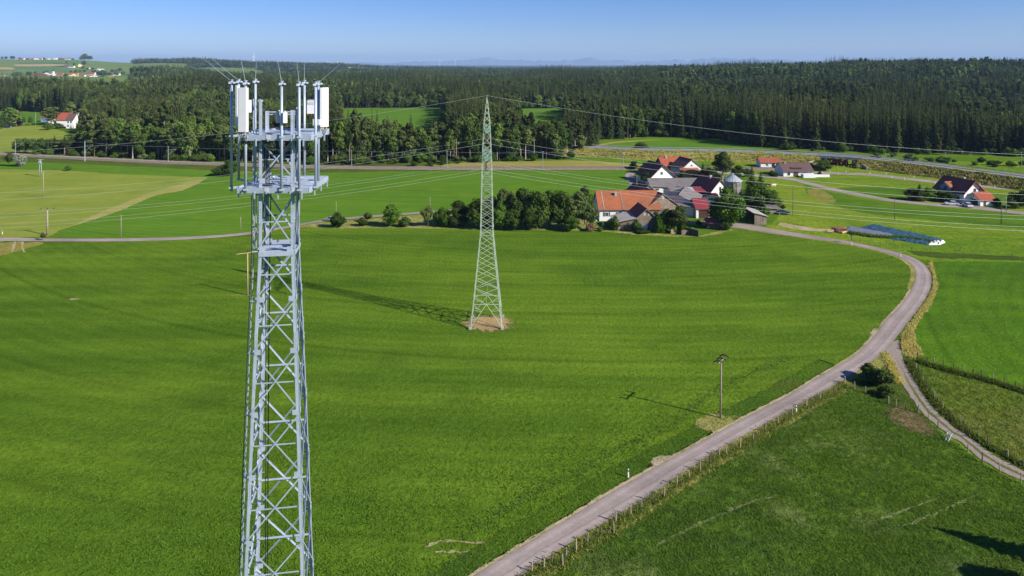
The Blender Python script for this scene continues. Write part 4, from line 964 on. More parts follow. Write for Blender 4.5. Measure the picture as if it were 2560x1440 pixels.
# ------------------------------------------------------------------ buildings
def house(name, label, A, B_, depth, wh, rh, ridge='x', wall='white_wall', roof='roof_red', cat='house', group=None, wins=(), doors=(), chim=(), over=.4, og=.35, mono=0, gable=None, shutters=False, plinth=True, small=False, rth=.16):
    A = Vector((A[0], A[1], 0)); B_ = Vector((B_[0], B_[1], 0)); W = (B_ - A).length; rz = math.atan2(B_.y - A.y, B_.x - A.x)
    zt = terrain(A.x, A.y)
    t = empty(name, (A.x, A.y, zt - (.5 if small else 0)), rz, label, cat, group); D = depth
    b = MB()
    if ridge == 'x':
        if mono: h0, h1 = wh, wh + rh; prof = [(0, 0), (D, 0), (D, h1), (0, h0)]
        else: prof = [(0, 0), (D, 0), (D, wh), (D / 2, wh + rh), (0, wh)]
        vs = [(0, y, z) for y, z in prof] + [(W, y, z) for y, z in prof]
    else:
        if mono: prof = [(0, 0), (W, 0), (W, wh), (0, wh + rh)]
        else: prof = [(0, 0), (W, 0), (W, wh), (W / 2, wh + rh), (0, wh)]
        vs = [(x, 0, z) for x, z in prof] + [(x, D, z) for x, z in prof]
    n = len(prof)
    if not mono or True:
        b.add(vs, [tuple(range(n)), tuple(range(n, 2 * n))[::-1]] + [(k, n + k, n + (k + 1) % n, (k + 1) % n) for k in range(n) if k in (0, 1, n - 1)])
        b.build('wall', M[wall], t)
    def slab(p0, p1, e0, e1, mat='roof'):   # roof plane: eave point -> ridge point in profile, extruded e0..e1
        b = MB(); 
        if ridge == 'x': q = [(e0, p0[0], p0[1]), (e1, p0[0], p0[1]), (e1, p1[0], p1[1]), (e0, p1[0], p1[1])]
        else: q = [(p0[0], e0, p0[1]), (p0[0], e1, p0[1]), (p1[0], e1, p1[1]), (p1[0], e0, p1[1])]
        up = [Vector(v) + Vector((0, 0, rth)) for v in q]; b.add([Vector(v) + Vector((0, 0, .01)) for v in q] + up, [(3, 2, 1, 0), (4, 5, 6, 7), (0, 1, 5, 4), (1, 2, 6, 5), (2, 3, 7, 6), (3, 0, 4, 7)])
        return b
    span = D if ridge == 'x' else W; ln = W if ridge == 'x' else D
    b = MB()
    if mono:
        s = rh / span
        if ridge == 'x': bb = slab((-over, wh - s * over), (span + over, wh + rh + s * over), -og, ln + og)
        else: bb = slab((span + over, wh - s * over), (-over, wh + rh + s * over), -og, ln + og)
        b.add(bb.v, bb.f)
    else:
        s = rh / (span / 2)
        for side in (0, 1):
            e = -over if side == 0 else span + over
            bb = slab((e, wh - s * over), (span / 2, wh + rh), -og, ln + og); b.add(bb.v, bb.f)
        bb = MB(); rp = (lambda e: (e, span / 2, wh + rh + rth)) if ridge == 'x' else (lambda e: (span / 2, e, wh + rh + rth))
        if not small: bb.tube(rp(-og), rp(ln + og), .13, n=6); b.add(bb.v, bb.f)
    ro = b.build('roof', M[roof], t)
    if not small:      # barge boards / fascia, a gutter
        b = MB()
        if not mono:
            for e in (-og - .03, ln + og + .03):
                for side in (-over, span + over):
                    p = (e, side, wh - s * over + .02) if ridge == 'x' else (side, e, wh - s * over + .02); q = (e, span / 2, wh + rh + .02) if ridge == 'x' else (span / 2, e, wh + rh + .02)
                    b.beam(p, q, .05, .2)
        for side in ((-over - .06, span + over + .06) if not mono else (-over - .06,)):
            z = wh - (rh / span if mono else s) * over + .02
            if mono and ridge == 'y': continue
            b.tube((-og, side, z) if ridge == 'x' else (side, -og, z), (ln + og, side, z) if ridge == 'x' else (side, ln + og, z), .07, n=6)
        if b.v: b.build('trim', M[gable or 'boards'], ro)
    def on(face, f, z, w, h, th, out):
        if face == 'F': return ((W * f, -out, z), (w, th, h))
        if face == 'B': return ((W * f, D + out, z), (w, th, h))
        if face == 'L': return ((-out, D * f, z), (th, w, h))
        return ((W + out, D * f, z), (th, w, h))
    for (face, f, z, w, h) in wins:
        b = MB(); b.box(*on(face, f, z, w + .2, h + .2, .08, .03)); wo = b.build('window', M['frame'], t)
        b = MB()
        hor = face in 'FB'
        for sx in (-1, 1):
            c, d = on(face, f, z, w / 2 - .06, h - .04, .03, .075); c = list(c); c[0 if hor else 1] += sx * w / 4; b.box(c, d)
        b.build('pane', M['glass'], wo)
        if shutters:
            b = MB()
            for sx in (-1, 1):
                c, d = on(face, f, z, .45, h + .1, .05, .06); c = list(c); c[0 if hor else 1] += sx * (w / 2 + .35); b.box(c, d)
            b.build('shutter', M['shutter'], wo)
    for (face, f, w, h, mat) in doors:
        b = MB(); b.box(*on(face, f, h / 2, w, h, .1, .04)); do = b.build('door', M[mat], t)
        if w < 2: b = MB(); c, d = on(face, f + .3 * w / W, 1.05, .12, .05, .05, .11); b.box(c, d); b.build('handle', M['guard'], do)
    for (x, y, h) in chim:
        b = MB(); yz = (wh + rh * (1 - abs(y - span / 2) / (span / 2))) if ridge == 'x' else (wh + rh * (1 - abs(x - span / 2) / (span / 2)))
        b.box((x, y, yz + h / 2 - .3), (.7, .6, h + .6)); b.box((x, y, yz + h + .04), (.85, .75, .12)); b.build('chimney', M['concrete'], ro)
    return t

# main farm
h = house('farmhouse', 'long white farmhouse with a big orange tiled roof, first house right of the hedge trees', (26.7, 207.7), (45.4, 208.4), 11, 3.7, 4.4, 'x', 'white_wall', 'roof_orange', shutters=True, chim=[(5.7, 4.0, 1.1)],
      wins=[('F', .33, 2.1, .9, 1.1), ('F', .46, 2.1, .9, 1.1), ('F', .62, 2.1, .9, 1.1), ('F', .12, 2.1, .9, 1.1), ('F', .8, 2.1, .9, 1.1), ('L', .3, 1.8, .8, 1.0), ('L', .6, 1.8, .8, 1.0), ('L', .5, 5.2, .8, 1.0)])
b = MB(); b.box((14.5, -.06, 2.2), (8.3, .1, 2.5)); b.build('plank_cladding', M['boards'], h)
b = MB(); 
for q in (1.4, 7.3): b.beam((q, -.4, 3.62), (q + .05, 5.5, 8.3), .14, .05)
b.build('lightning_strap', M['roof_light'], [c for c in h.children if c.name.startswith('roof')][0])
h = house('barn', 'weathered plank barn, its wide gable facing forward beside the orange roof', (41.8, 209.0), (51.7, 212.4), 10, 4.1, 3.6, 'y', 'boards', 'roof_dark', 'barn', wins=[('F', .5, 6.6, .5, .5)], doors=[('F', .35, 2.6, 3.2, 'boards_dark'), ('F', .72, 1.2, 2.1, 'boards_dark')])
h = house('barn', 'small grey plank barn with a lean-to, nearest building to the big field', (36.1, 196), (41.6, 196.5), 8.7, 3.8, 2.3, 'y', 'boards', 'roof_dark', 'barn', wins=[('F', .38, 4.6, .3, .35), ('F', .62, 4.6, .3, .35)])
b = MB(); vs = [(-5.6, .35, 0), (0, .05, 0), (0, .05, 3.45), (-5.6, .35, 2.45)]; b.add(vs + [(x, y + .14, z) for x, y, z in vs], [(0, 1, 2, 3), (7, 6, 5, 4), (0, 4, 5, 1), (1, 5, 6, 2), (2, 6, 7, 3), (3, 7, 4, 0)]); b.box((-5.5, 8, 1.2), (.18, .18, 2.4)); b.box((-5.5, 4.2, 1.2), (.18, .18, 2.4)); b.build('lean_to_wall', M['boards'], h)
b = MB(); vs = [(-6.2, -.4, 2.50), (.0, -.5, 3.62), (.0, 8.6, 3.72), (-6.2, 8.2, 2.55)]; b.add(vs + [(x, y, z + .12) for x, y, z in vs], [(3, 2, 1, 0), (4, 5, 6, 7), (0, 1, 5, 4), (1, 2, 6, 5), (2, 3, 7, 6), (3, 0, 4, 7)]); b.build('lean_to_roof', M['roof_light'], h)
b = MB(); b.beam((-4.9, .1, 2.3), (-3.2, -.05, .3), .12); b.build('brace', M['boards_dark'], h)
house('house', 'white gabled house with a dark left roof slope, behind the long grey roof', (55.2, 270), (65.2, 273), 11, 3.3, 4.5, 'y', 'white_wall', 'roof_dark', gable='roof_red', over=.9, og=.8, wins=[('F', .45, 4.4, 1.0, 1.1), ('F', .3, 1.8, 1, 1.1), ('F', .7, 1.8, 1, 1.1)])
house('house', 'brown tiled house standing behind the white gabled house', (66.5, 300), (80, 302), 9, 3.0, 3.2, 'x', 'boards', 'roof_red', chim=[(3, 4, 1)], wins=[('F', .3, 1.6, .9, 1), ('F', .7, 1.6, .9, 1)])
house('barn', 'grey gabled outbuilding with a dark roof at the back of the farm', (72.5, 290), (81.5, 293), 9, 3.4, 3.6, 'y', 'grey_wall', 'roof_brown', 'barn', wins=[('F', .5, 4.5, .8, .8)])
house('porch_shed', 'small orange tiled shed in front of the grey gabled outbuilding', (72, 284.5), (79.5, 285.5), 4.5, 2.2, 1.3, 'x', 'boards', 'roof_orange', 'shed', mono=1)
house('stable', 'long low stable with a plain grey roof and a white wall strip', (51.2, 250), (69.6, 250.8), 9.5, 3.0, 2.0, 'x', 'white_wall', 'roof_grey', 'stable', wins=[('F', .12, 1.9, 1.4, .7), ('F', .5, 1.9, 1.4, .7), ('F', .85, 1.9, 1.4, .7)])
h = house('machine_hall', 'machine hall with a roof in three colours, grey, pale panels and wine red', (55.4, 231.6), (70.0, 232.4), 14, 3.0, 1.6, 'x', 'white_wall', 'roof_grey', 'barn', wins=[('F', .85, 1.9, 1.6, .7)], rth=.14)
b = MB(); s = 1.6 / 7
def strip(x0, x1, mat, nm):
    b = MB(); vs = [(x0, -.45, 3.0 - s * .45 + .17), (x1, -.45, 3.0 - s * .45 + .17), (x1, 6.95, 3.0 + s * 6.95 + .17), (x0, 6.95, 3.0 + s * 6.95 + .17)]
    b.add(vs + [(x, y, z + .03) for x, y, z in vs], [(3, 2, 1, 0), (4, 5, 6, 7), (0, 1, 5, 4), (1, 2, 6, 5), (2, 3, 7, 6), (3, 0, 4, 7)]); b.build(nm, M[mat], [c for c in h.children if c.name.startswith('roof')][0])
strip(5.6, 8.2, 'roof_translucent', 'light_panel'); strip(8.2, 15.0, 'roof_redmetal', 'red_sheet')
house('barn', 'grey roofed barn whose pale ridge line runs towards the field, behind the plank gable', (48.6, 219.5), (58.2, 215.6), 15, 3.8, 2.3, 'y', 'grey_wall', 'roof_grey', 'barn', gable='roof_light', over=.3)
h = house('garage', 'garage with a wine red roof, brown door and white corner post', (57.3, 211.4), (61.4, 211.6), 7.6, 3.1, 2.2, 'x', 'grey_wall', 'roof_redmetal', 'garage', doors=[('F', .58, 3.0, 2.7, 'door_brown')], over=.35, og=.25)
b = MB(); b.box((.15, -.08, 1.5), (.45, .1, 3.0)); b.build('corner_post', M['white_wall'], h)
house('annex_shed', 'flat dark blue grey roofed annex left of the wine red garage', (52.4, 214.5), (56.9, 213.2), 7, 3.2, .6, 'x', 'grey_wall', 'roof_grey', 'shed', mono=1)
house('house', 'tall house with a steep dark maroon roof, left of the silo', (68.5, 234), (75.5, 236.5), 11, 4.4, 3.6, 'y', 'white_wall', 'roof_dark', chim=[(3.4, 5, 1.0)], over=.6, og=.5, wins=[('F', .3, 2, 1, 1.2), ('F', .7, 2, 1, 1.2), ('F', .5, 5, .9, 1)])
house('barn', 'dark roofed barn partly hidden behind the orange roof ridge', (42.5, 230), (50.5, 232.5), 9, 3.4, 3.4, 'y', 'boards', 'roof_dark', 'barn')
h = house('wooden_hut', 'small dark wooden hut at the field edge left of the chestnut tree', (56.7, 197.6), (60.6, 197.2), 3.2, 1.9, .8, 'x', 'boards_dark', 'roof_dark', 'hut', mono=0)
# open machine shelter (three walls, open to the left)
A0 = Vector((72.4, 203.0, 0)); t = empty('open_shelter', A0, R(2), 'open wooden shelter with a sloping roof and bright plank end wall, right of the farm', 'shed')
b = MB(); vs = [(0, 0, 0), (3.7, 0, 0), (3.7, 0, 2.5), (0, 0, 3.45)]
for y0, y1 in ((0, .12), (9.9, 10.02)): b.add([(x, y0, z) for x, _, z in vs] + [(x, y1, z) for x, _, z in vs], [(0, 1, 2, 3), (7, 6, 5, 4), (0, 4, 5, 1), (1, 5, 6, 2), (2, 6, 7, 3), (3, 7, 4, 0)])
b.build('end_wall', M['boards'], t); b = MB(); b.box((3.64, 5, 1.25), (.12, 9.7, 2.5)); b.build('back_wall', M['boards'], t)
b = MB(); vs = [(-.6, -.3, 3.62), (4.1, -.3, 2.42), (4.1, 10.3, 2.42), (-.6, 10.3, 3.62)]; b.add(vs + [(x, y, z + .12) for x, y, z in vs], [(3, 2, 1, 0), (4, 5, 6, 7), (0, 1, 5, 4), (1, 2, 6, 5), (2, 3, 7, 6), (3, 0, 4, 7)]); b.build('roof', M['roof_light'], t)
for y in (3.4, 6.7): b = MB(); b.box((0, y, 1.7), (.16, .16, 3.4)); b.build('post', M['boards_dark'], t)
house('shed', 'small pale shed with a flat grey roof right of the conifers behind the open shelter', (82, 217.4), (85.2, 217.4), 3, 1.9, .4, 'x', 'boards', 'roof_grey', 'shed', mono=1)
# silo
t = empty('grain_silo', (73.9, 227.5, 0), 0, 'tall round silo with a conical light grey sheet roof', 'silo')
b = MB(); b.tube((0, 0, 0), (0, 0, 9.1), 2.75, 2.75, 14); b.build('shell', M['boards'], t)
b = MB()
for k in range(14): a = 2 * math.pi * k / 14; b.box((2.78 * math.cos(a), 2.78 * math.sin(a), 4.6), (.16, .16, 9.1), a)
for z in (1.5, 3.3, 5.1, 6.9, 8.6):
    b.path([(2.8 * math.cos(2 * math.pi * k / 14), 2.8 * math.sin(2 * math.pi * k / 14), z) for k in range(15)], .06, 5)
b.build('frame_ring', M['guard'], t)
b = MB(); b.tube((0, 0, 9.0), (0, 0, 11.1), 3.15, .35, 20); b.tube((0, 0, 11.0), (0, 0, 11.45), .42, .05, 10)
ro = b.build('roof', M['roof_translucent'], t); b = MB()
for k in range(20): a = 2 * math.pi * (k + .0) / 20; b.beam((3.15 * math.cos(a), 3.15 * math.sin(a), 9.03), (.35 * math.cos(a), .35 * math.sin(a), 11.12), .04, .05)
b.build('seam', M['guard'], ro)
# small red roofed house and the dark roofed house behind
house('house', 'small white house with a red roof standing alone by the railway', (115.6, 316), (124.9, 315.5), 7, 2.2, 1.5, 'x', 'white_wall', 'roof_red', wins=[('F', .3, 1.2, .7, .8)], doors=[('F', .62, 1.3, 1.9, 'glass')], over=.3)
h = house('house', 'long white house with a dark brown roof and a dormer band, left of the bridge', (115.8, 290), (128.4, 290), 10, 2.3, 2.9, 'x', 'white_wall', 'roof_brown', wins=[('F', .18, 1.2, 1.1, 1.4), ('F', .7, 1.2, 1.2, 1.0)], doors=[('F', .42, 2, 2, 'boards_dark')], chim=[(2.3, 4.4, .6)])
b = MB(); b.box((6.0, 1.9, 3.35), (4.6, 1.8, .75)); dm = b.build('dormer', M['roof_brown'], h); b = MB(); b.box((6.0, .96, 3.3), (4.2, .06, .45)); b.build('window', M['glass'], dm)
b = MB(); b.box((9.5, -2.2, .75), (5.0, 2.6, 1.5)); b.box((15.5, -1.4, .55), (7, .3, 1.1)); b.build('annex', M['white_wall'], h)
# right house with gable, dormer; garage
h = house('house', 'two storey white house with a dark red roof and an orange dormer', (154.9, 233.0), (162.7, 234.8), 11.5, 4.1, 3.6, 'y', 'white_wall', 'roof_dark', gable='roof_red', over=.9, og=.8, wins=[('F', .55, 4.6, 1.1, 1.2), ('F', .8, 4.6, .6, 1.3), ('F', .6, 1.6, 1.0, 1.1), ('L', .5, 1.6, 1.4, 1.3), ('L', .2, 1.6, 1.2, 1.2), ('L', .8, 1.6, 1.0, 1.2)], chim=[(4.3, 4.0, .9)])
b = MB(); b.add([(-.5, 5.2, 2.4), (-.5, 9.2, 2.4), (-.5, 9.2, 5.0), (-.5, 7.2, 6.4), (-.5, 5.2, 5.0), (3.0, 5.2, 2.4), (3.0, 9.2, 2.4), (3.0, 9.2, 5.0), (3.0, 7.2, 6.4), (3.0, 5.2, 5.0)], [(4, 3, 2, 1, 0), (5, 6, 7, 8, 9), (0, 1, 6, 5), (1, 2, 7, 6), (0, 5, 9, 4)])
dm = b.build('dormer', M['blue_wall'], h)
b = MB()
for y0, z0, y1, z1 in ((4.9, 4.85, 7.2, 6.45), (9.5, 4.85, 7.2, 6.45)): b.add([(-.9, y0, z0), (3.2, y0, z0), (3.2, y1, z1), (-.9, y1, z1), (-.9, y0, z0 + .16), (3.2, y0, z0 + .16), (3.2, y1, z1 + .16), (-.9, y1, z1 + .16)], [(3, 2, 1, 0), (4, 5, 6, 7), (0, 1, 5, 4), (1, 2, 6, 5), (2, 3, 7, 6), (3, 0, 4, 7)])
b.build('dormer_roof', M['roof_orange'], dm); b = MB(); b.box((-.54, 7.2, 4.3), (.06, 1.3, 1.3)); b.build('window', M['glass'], dm)
h = house('garage', 'white garage with a red tiled roof and dark door, right of the two storey house', (158.0, 229.4), (163.2, 229.6), 6.4, 2.1, 2.0, 'x', 'white_wall', 'roof_red', 'garage', doors=[('L', .45, 3.4, 1.9, 'glass'), ('F', .3, .8, 1.8, 'boards_dark')], wins=[('F', .75, 1.3, .7, .8), ('L', .5, 3.0, .6, .8)], over=.35)
# far left farmsteads
def hh(name, lab, u0, u1, v, depth, wh, rh, ridge, wall, roof, du=0, **k):
    a, c = P(u0, v), P(u1, v + du); return house(name, lab, a, c, depth, wh, rh, ridge, wall, roof, **k)
hh('house', 'large white house with a brown red roof at the left edge of the pine wood', 165, 183, 321, 8, 6.5, 4, 'x', 'white_wall', 'roof_brown', chim=[(6, 5, 1.5)], wins=[('F', .3, 4.8, 1.2, 1.4), ('F', .7, 4.8, 1.2, 1.4), ('F', .3, 2, 1.2, 1.4)])
hh('barn', 'wide barn roof in brown red joined behind the large white house', 141, 166, 316, 12, 5, 5, 'x', 'white_wall', 'roof_red', cat='barn')
hh('house', 'blue walled house with a red roof, half hidden by trees at the left', 102, 122, 305, 10, 4, 3, 'x', 'blue_wall', 'roof_red', wins=[('F', .3, 2.5, 1.2, 1.2), ('F', .7, 2.5, 1.2, 1.2)])
hh('house', 'narrow white house between the blue walled house and the brown red barn', 121, 133, 309, 10, 4.5, 4, 'y', 'white_wall', 'roof_red', wins=[('F', .5, 4, 1.1, 1.2)])
hh('house', 'white gabled house with a red roof at the very left edge', 0, 21, 317, 14, 6, 5.5, 'y', 'white_wall', 'roof_orange', wins=[('F', .5, 6.5, 1.2, 1.3)])

# ------------------------------------------------------------------ village on the far hillside
vil = [  # u, y distance, width px, wall h, roof h, wall, roof, ridge, what
 (0, 2700, 11, 5, 6, 'white_wall', 'roof_red', 'y', 'white gable with a red roof, leftmost of the village'), (13, 2720, 12, 4, 5, 'white_wall', 'roof_red', 'x', 'second house from the left in the village'),
 (2, 2640, 20, 3, 3, 'grey_wall', 'roof_light', 'x', 'pale flat hall in front of the leftmost village houses'), (70, 2700, 46, 4, 8, 'boards', 'roof_redmetal', 'x', 'longest maroon roofed barn of the village'), (78, 2640, 42, 3, 5, 'white_wall', 'roof_redmetal', 'x', 'low maroon barn in front of the longest barn'),
 (108, 2760, 16, 5, 6, 'white_wall', 'roof_red', 'y', 'red roofed house just left of the church'), (140, 2700, 17, 6, 8, 'white_wall', 'roof_red', 'x', 'red roofed house just right of the church'), (157, 2680, 5, 6, 5, 'white_wall', 'roof_red', 'y', 'narrow white house right of the church'),
 (172, 2720, 20, 6, 8, 'yellow_wall', 'roof_red', 'x', 'red roofed house left of the village middle'), (176, 2640, 16, 5, 8, 'yellow_wall', 'roof_orange', 'y', 'orange gabled house in the village middle'), (193, 2660, 19, 4, 5, 'white_wall', 'roof_red', 'x', 'low red roofed house in the village middle'),
 (217, 2780, 21, 6, 6, 'grey_wall', 'roof_red', 'x', 'broad red roofed house at the right of the village'), (219, 2650, 7, 5, 4, 'white_wall', 'roof_red', 'y', 'white house at the right of the village'), (233, 2640, 7, 6, 4, 'white_wall', 'roof_brown', 'y', 'small bright house before the village trees'),
 (272, 2640, 9, 4, 4, 'yellow_wall', 'roof_orange', 'x', 'yellow house with an orange roof right of the village'), (281, 2680, 8, 6, 4, 'white_wall', 'roof_light', 'y', 'white house next to the yellow one'), (288, 2730, 10, 7, 4, 'white_wall', 'roof_light', 'y', 'brightest white house at the right end of the village'), (283, 2630, 8, 4, 3, 'white_wall', 'roof_brown', 'x', 'white house in front of the brightest one'),
 (160, 3270, 12, 5, 5, 'boards', 'roof_brown', 'x', 'brown farm house above the village'), (170, 3250, 14, 4, 5, 'white_wall', 'roof_grey', 'x', 'grey roofed farm above the village'), (195, 3270, 8, 9, 5, 'yellow_wall', 'roof_orange', 'y', 'bright yellow house above the village'),
 (213, 3190, 10, 5, 5, 'white_wall', 'roof_red', 'x', 'red roofed house right of the yellow house'), (242, 3120, 6, 5, 4, 'white_wall', 'roof_light', 'y', 'left of the two small white houses above the village'), (250, 3080, 7, 5, 4, 'white_wall', 'roof_light', 'y', 'right of the two small white houses above the village'),
 (48, 4300, 12, 5, 8, 'white_wall', 'roof_red', 'x', 'red roof at the left of the hilltop'), (64, 4300, 9, 5, 7, 'boards', 'roof_redmetal', 'x', 'dull red roof on the hilltop'), (76, 4320, 9, 5, 8, 'white_wall', 'roof_red', 'x', 'red roof in the hilltop row'), (88, 4280, 7, 6, 5, 'white_wall', 'roof_light', 'y', 'small white house in the hilltop row'),
 (95, 4300, 9, 5, 8, 'white_wall', 'roof_red', 'x', 'right red roof of the hilltop row'), (119, 4260, 5, 8, 4, 'white_wall', 'roof_light', 'y', 'small white hilltop house among trees'), (133, 4250, 8, 12, 4, 'white_wall', 'roof_light', 'x', 'bright white block on the hilltop'), (142, 4280, 22, 8, 5, 'boards_dark', 'roof_dark', 'x', 'dark long barn on the hilltop'), (161, 4240, 12, 6, 4, 'white_wall', 'roof_light', 'x', 'white hall at the right of the hilltop'),
]
for u, d, wpx, wh, rh, wa, rf, rd, lab in vil:
    x0 = (u - 1280) / F * d; W = wpx / F * d; tl = R(rng.uniform(-12, 12))
    h = house('village_house', lab, (x0, d), (x0 + W * math.cos(tl), d + W * math.sin(tl)), 12, wh + 1, rh, rd, wa, rf, 'house', 'houses of the far village', small=True, over=.7, wins=[('F', .3, 2.6, 1.8, 1.6), ('F', .7, 2.6, 1.8, 1.6)] if wa == 'white_wall' else ())
x0 = (133 - 1280) / F * 2740; zt = terrain(x0, 2740); t = empty('church', (x0, 2740, zt), 0, 'white village church tower with a thin dark spire', 'church')
b = MB(); b.box((0, 0, 9), (6.5, 6.5, 19)); b.build('tower', M['white_wall'], t); b = MB(); b.tube((0, 0, 18.4), (0, 0, 21), 4.6, 2, 8); b.tube((0, 0, 21), (0, 0, 31), 1.9, .1, 8); b.build('spire', M['black_iron'], t)
b = MB(); b.box((0, -3.3, 14), (1.4, .2, 2.4)); b.build('window', M['glass'], t)
hn = MB(); hn.box((9, 6, 4), (14, 9, 9)); hn.build('nave', M['white_wall'], t); hn = MB(); hn.add([(2, 1, 8.6), (16, 1, 8.6), (16, 6, 13), (2, 6, 13), (16, 11, 8.6), (2, 11, 8.6)], [(0, 1, 2, 3), (3, 2, 4, 5), (1, 4, 2), (0, 3, 5)]); hn.build('roof', M['roof_red'], t)

# ------------------------------------------------------------------ silage clamps, logs, cars, small farm things
def heap(name, label, px, hgt, mat, cat, n=34, rough=.12, prof=.25):
    """low mound with a footprint given by four ground corners (a,b,c,d): a-b one long side, d-c the other"""
    a, b_, c, d = [P(*p) for p in px]; vs = []; fs = []; m = 14
    o = (a + b_ + c + d) / 4
    for i in range(n + 1):
        s = i / n
        for j in range(m + 1):
            t_ = j / m; p = a.lerp(b_, s).lerp(d.lerp(c, s), t_) - o
            e = min(min(t_, 1 - t_) / prof, min(s, 1 - s) / .08, 1.0); z = hgt * math.sin(e * math.pi / 2)
            z += rough * e * noise.noise(Vector((p.x / .9, p.y / .9, hgt * 7))) + rough * .8 * e * noise.noise(Vector((p.x / .35, p.y / .6, 2)))
            vs.append((p.x, p.y, max(0, z) + .02))
    for i in range(n):
        for j in range(m): k = i * (m + 1) + j; fs.append((k, k + m + 1, k + m + 2, k + 1))
    me = bpy.data.meshes.new(name); me.from_pydata(vs, [], fs); me.materials.append(M[mat]); me.polygons.foreach_set('use_smooth', [True] * len(fs)); me.update()
    if sum(p.normal.z for p in me.polygons) < 0: me.flip_normals()
    ob = link(name, me); ob.location = o; tag(ob, label, cat, 'covered silage clamps'); return ob
heap('silage_clamp', 'long blue green plastic covered silage heap, the farther of the two', [(2150, 569.5), (2318, 612), (2356, 598), (2180, 560.5)], .28, 'tarp_blue', 'silage clamp', 70, .30, .08)
heap('silage_clamp', 'blue green covered end of the nearer silage clamp', [(2216, 596), (2322, 614), (2336, 604), (2244, 586)], .26, 'tarp_blue', 'silage clamp', 50, .3, .08)
heap('silage_clamp', 'flat grey violet sheeted part of the nearer silage clamp beside the logs', [(2110, 576), (2219, 596.5), (2247, 586.5), (2122, 565)], .30, 'tarp_grey', 'silage clamp', 30, .04)
heap('white_sheet', 'crumpled white plastic sheet at the right end of the blue covered heaps', [(2318, 613), (2350, 612), (2364, 606), (2336, 604)], .40, 'tarp_white', 'plastic sheet', 16, .55)
heap('tarp_heap', 'blue and white tarpaulin over a heap, under the plank barn gable', [(1600, 577), (1622, 577), (1630, 568), (1604, 568)], 1.8, 'tarp_blue', 'tarpaulin', 14, .25)
heap('white_tarp', 'white sheet draped on the front of the blue tarpaulin heap', [(1604, 576.6), (1618, 577.5), (1626, 571), (1612, 570)], 2.0, 'tarp_white', 'tarpaulin', 12, .3)
lo = P(2095, 580); k = 0
for i, (u, v, z, L_, a) in enumerate([(2080, 579, .3, 2.6, .2), (2088, 576, .3, 3.2, -.3), (2094, 577, .35, 3.4, -.35), (2100, 579, .35, 3.2, -.4), (2106, 581, .3, 3, -.3), (2091, 575.5, .75, 3, -.3), (2097, 577, .8, 3.2, -.4), (2112, 583, .3, 2.8, -.5), (2076, 582, .25, 1.6, .3), (2103, 579.5, .8, 2.8, -.2)]):
    g = P(u, v); nm = ['pale cut log lying apart at the left of the log pile', 'red brown log in the pile beside the grey sheeted clamp', 'pale barked log at the right end of the log pile'][0 if i in (8, 0) else 2 if i == 7 else 1]
    t = empty('log', g + Vector((0, 0, z)), -a, nm, 'log', 'logs in the pile by the clamps'); b = MB(); b.tube((-L_ / 2, 0, 0), (L_ / 2, 0, 0), .32, .27, 9, False); b.build('bark', M['log_bark' if i not in (0, 7, 8) else 'log_end'], t)
    b = MB(); b.tube((-L_ / 2 - .01, 0, 0), (-L_ / 2 + .02, 0, 0), .30, n=9); b.tube((L_ / 2 - .02, 0, 0), (L_ / 2 + .01, 0, 0), .255, n=9); b.build('cut_end', M['log_end'], t)
def car(u, v, rz, col, label, rough=.25):
    t = empty('parked_car', P(u, v), rz, label, 'car', 'parked cars')
    body = [(-2.1, .35), (-2.15, .8), (-1.9, .95), (-1.0, 1.0), (.9, .98), (1.75, .88), (2.1, .72), (2.15, .4)]; cab = [(-1.75, .97), (-1.25, 1.42), (.35, 1.45), (1.05, .97)]
    def prism(pr, w0, w1=None):
        w1 = w1 or [w0] * len(pr); b = MB(); n = len(pr); b.add([(x, -w, z) for (x, z), w in zip(pr, w1)] + [(x, w, z) for (x, z), w in zip(pr, w1)], [tuple(range(n)), tuple(range(n, 2 * n))[::-1]] + [(k, n + k, n + (k + 1) % n, (k + 1) % n) for k in range(n)]); return b
    if ('car', col) not in PROTO: PROTO['car', col] = simple('car_paint_' + ('white' if col[0] > .5 else 'blue' if col[2] > col[0] * 1.5 else 'silver'), col, rough, .6, .1, .02)
    prism(body, .86, [.80, .86, .86, .86, .86, .84, .80, .78]).build('body', PROTO['car', col], t)
    prism(cab, .7, [.80, .62, .62, .78]).build('window', M['glass'], t)
    b = MB(); b.box((-.45, 0, 1.455), (1.5, 1.2, .04)); b.build('roof', PROTO['car', col], t)
    for x in (-1.35, 1.35):
        for y in (-.80, .80):
            b = MB(); b.tube((x, y - .1, .33), (x, y + .1, .33), .33, n=12); w = b.build('wheel', M['tyre'], t); b = MB(); b.tube((x, y - .11, .33), (x, y + .11, .33), .19, n=10); b.build('rim', M['guard'], w)
    for y in (-.6, .6): b = MB(); b.box((2.12, y, .66), (.08, .3, .14)); b.build('headlight', M['white_plastic'], t)
    return t
car(828, 553, R(165), (.45, .48, .52), 'silver car on the left road beside a round bush')
car(1958, 536, R(-8), (.02, .04, .10), 'dark blue car in the meadow right of the open shelter')
car(2379, 513, R(170), (.72, .75, .80), 'white car with a dark windscreen in front of the two storey house')
car(2419, 517, R(80), (.70, .72, .78), 'white car parked across the drive before the red roofed garage')
t = empty('gas_tank', P(1609, 443) , 0, 'round pale turquoise tank beside the farm lane', 'tank')
b = MB(); bm = bmesh.new(); bmesh.ops.create_uvsphere(bm, u_segments=16, v_segments=10, radius=1.5); me = bpy.data.meshes.new('shell'); bm.to_mesh(me); bm.free(); me.materials.append(simple('turquoise_shell', (.25, .55, .52), .4)); me.polygons.foreach_set('use_smooth', [True] * len(me.polygons)); o = link('shell', me, t); o.location = (0, 0, 2.1)
for a in (0, 2.1, 4.2): b = MB(); b.box((math.cos(a), math.sin(a), .5), (.15, .15, 1.4)); b.build('leg', M['guard'], t)
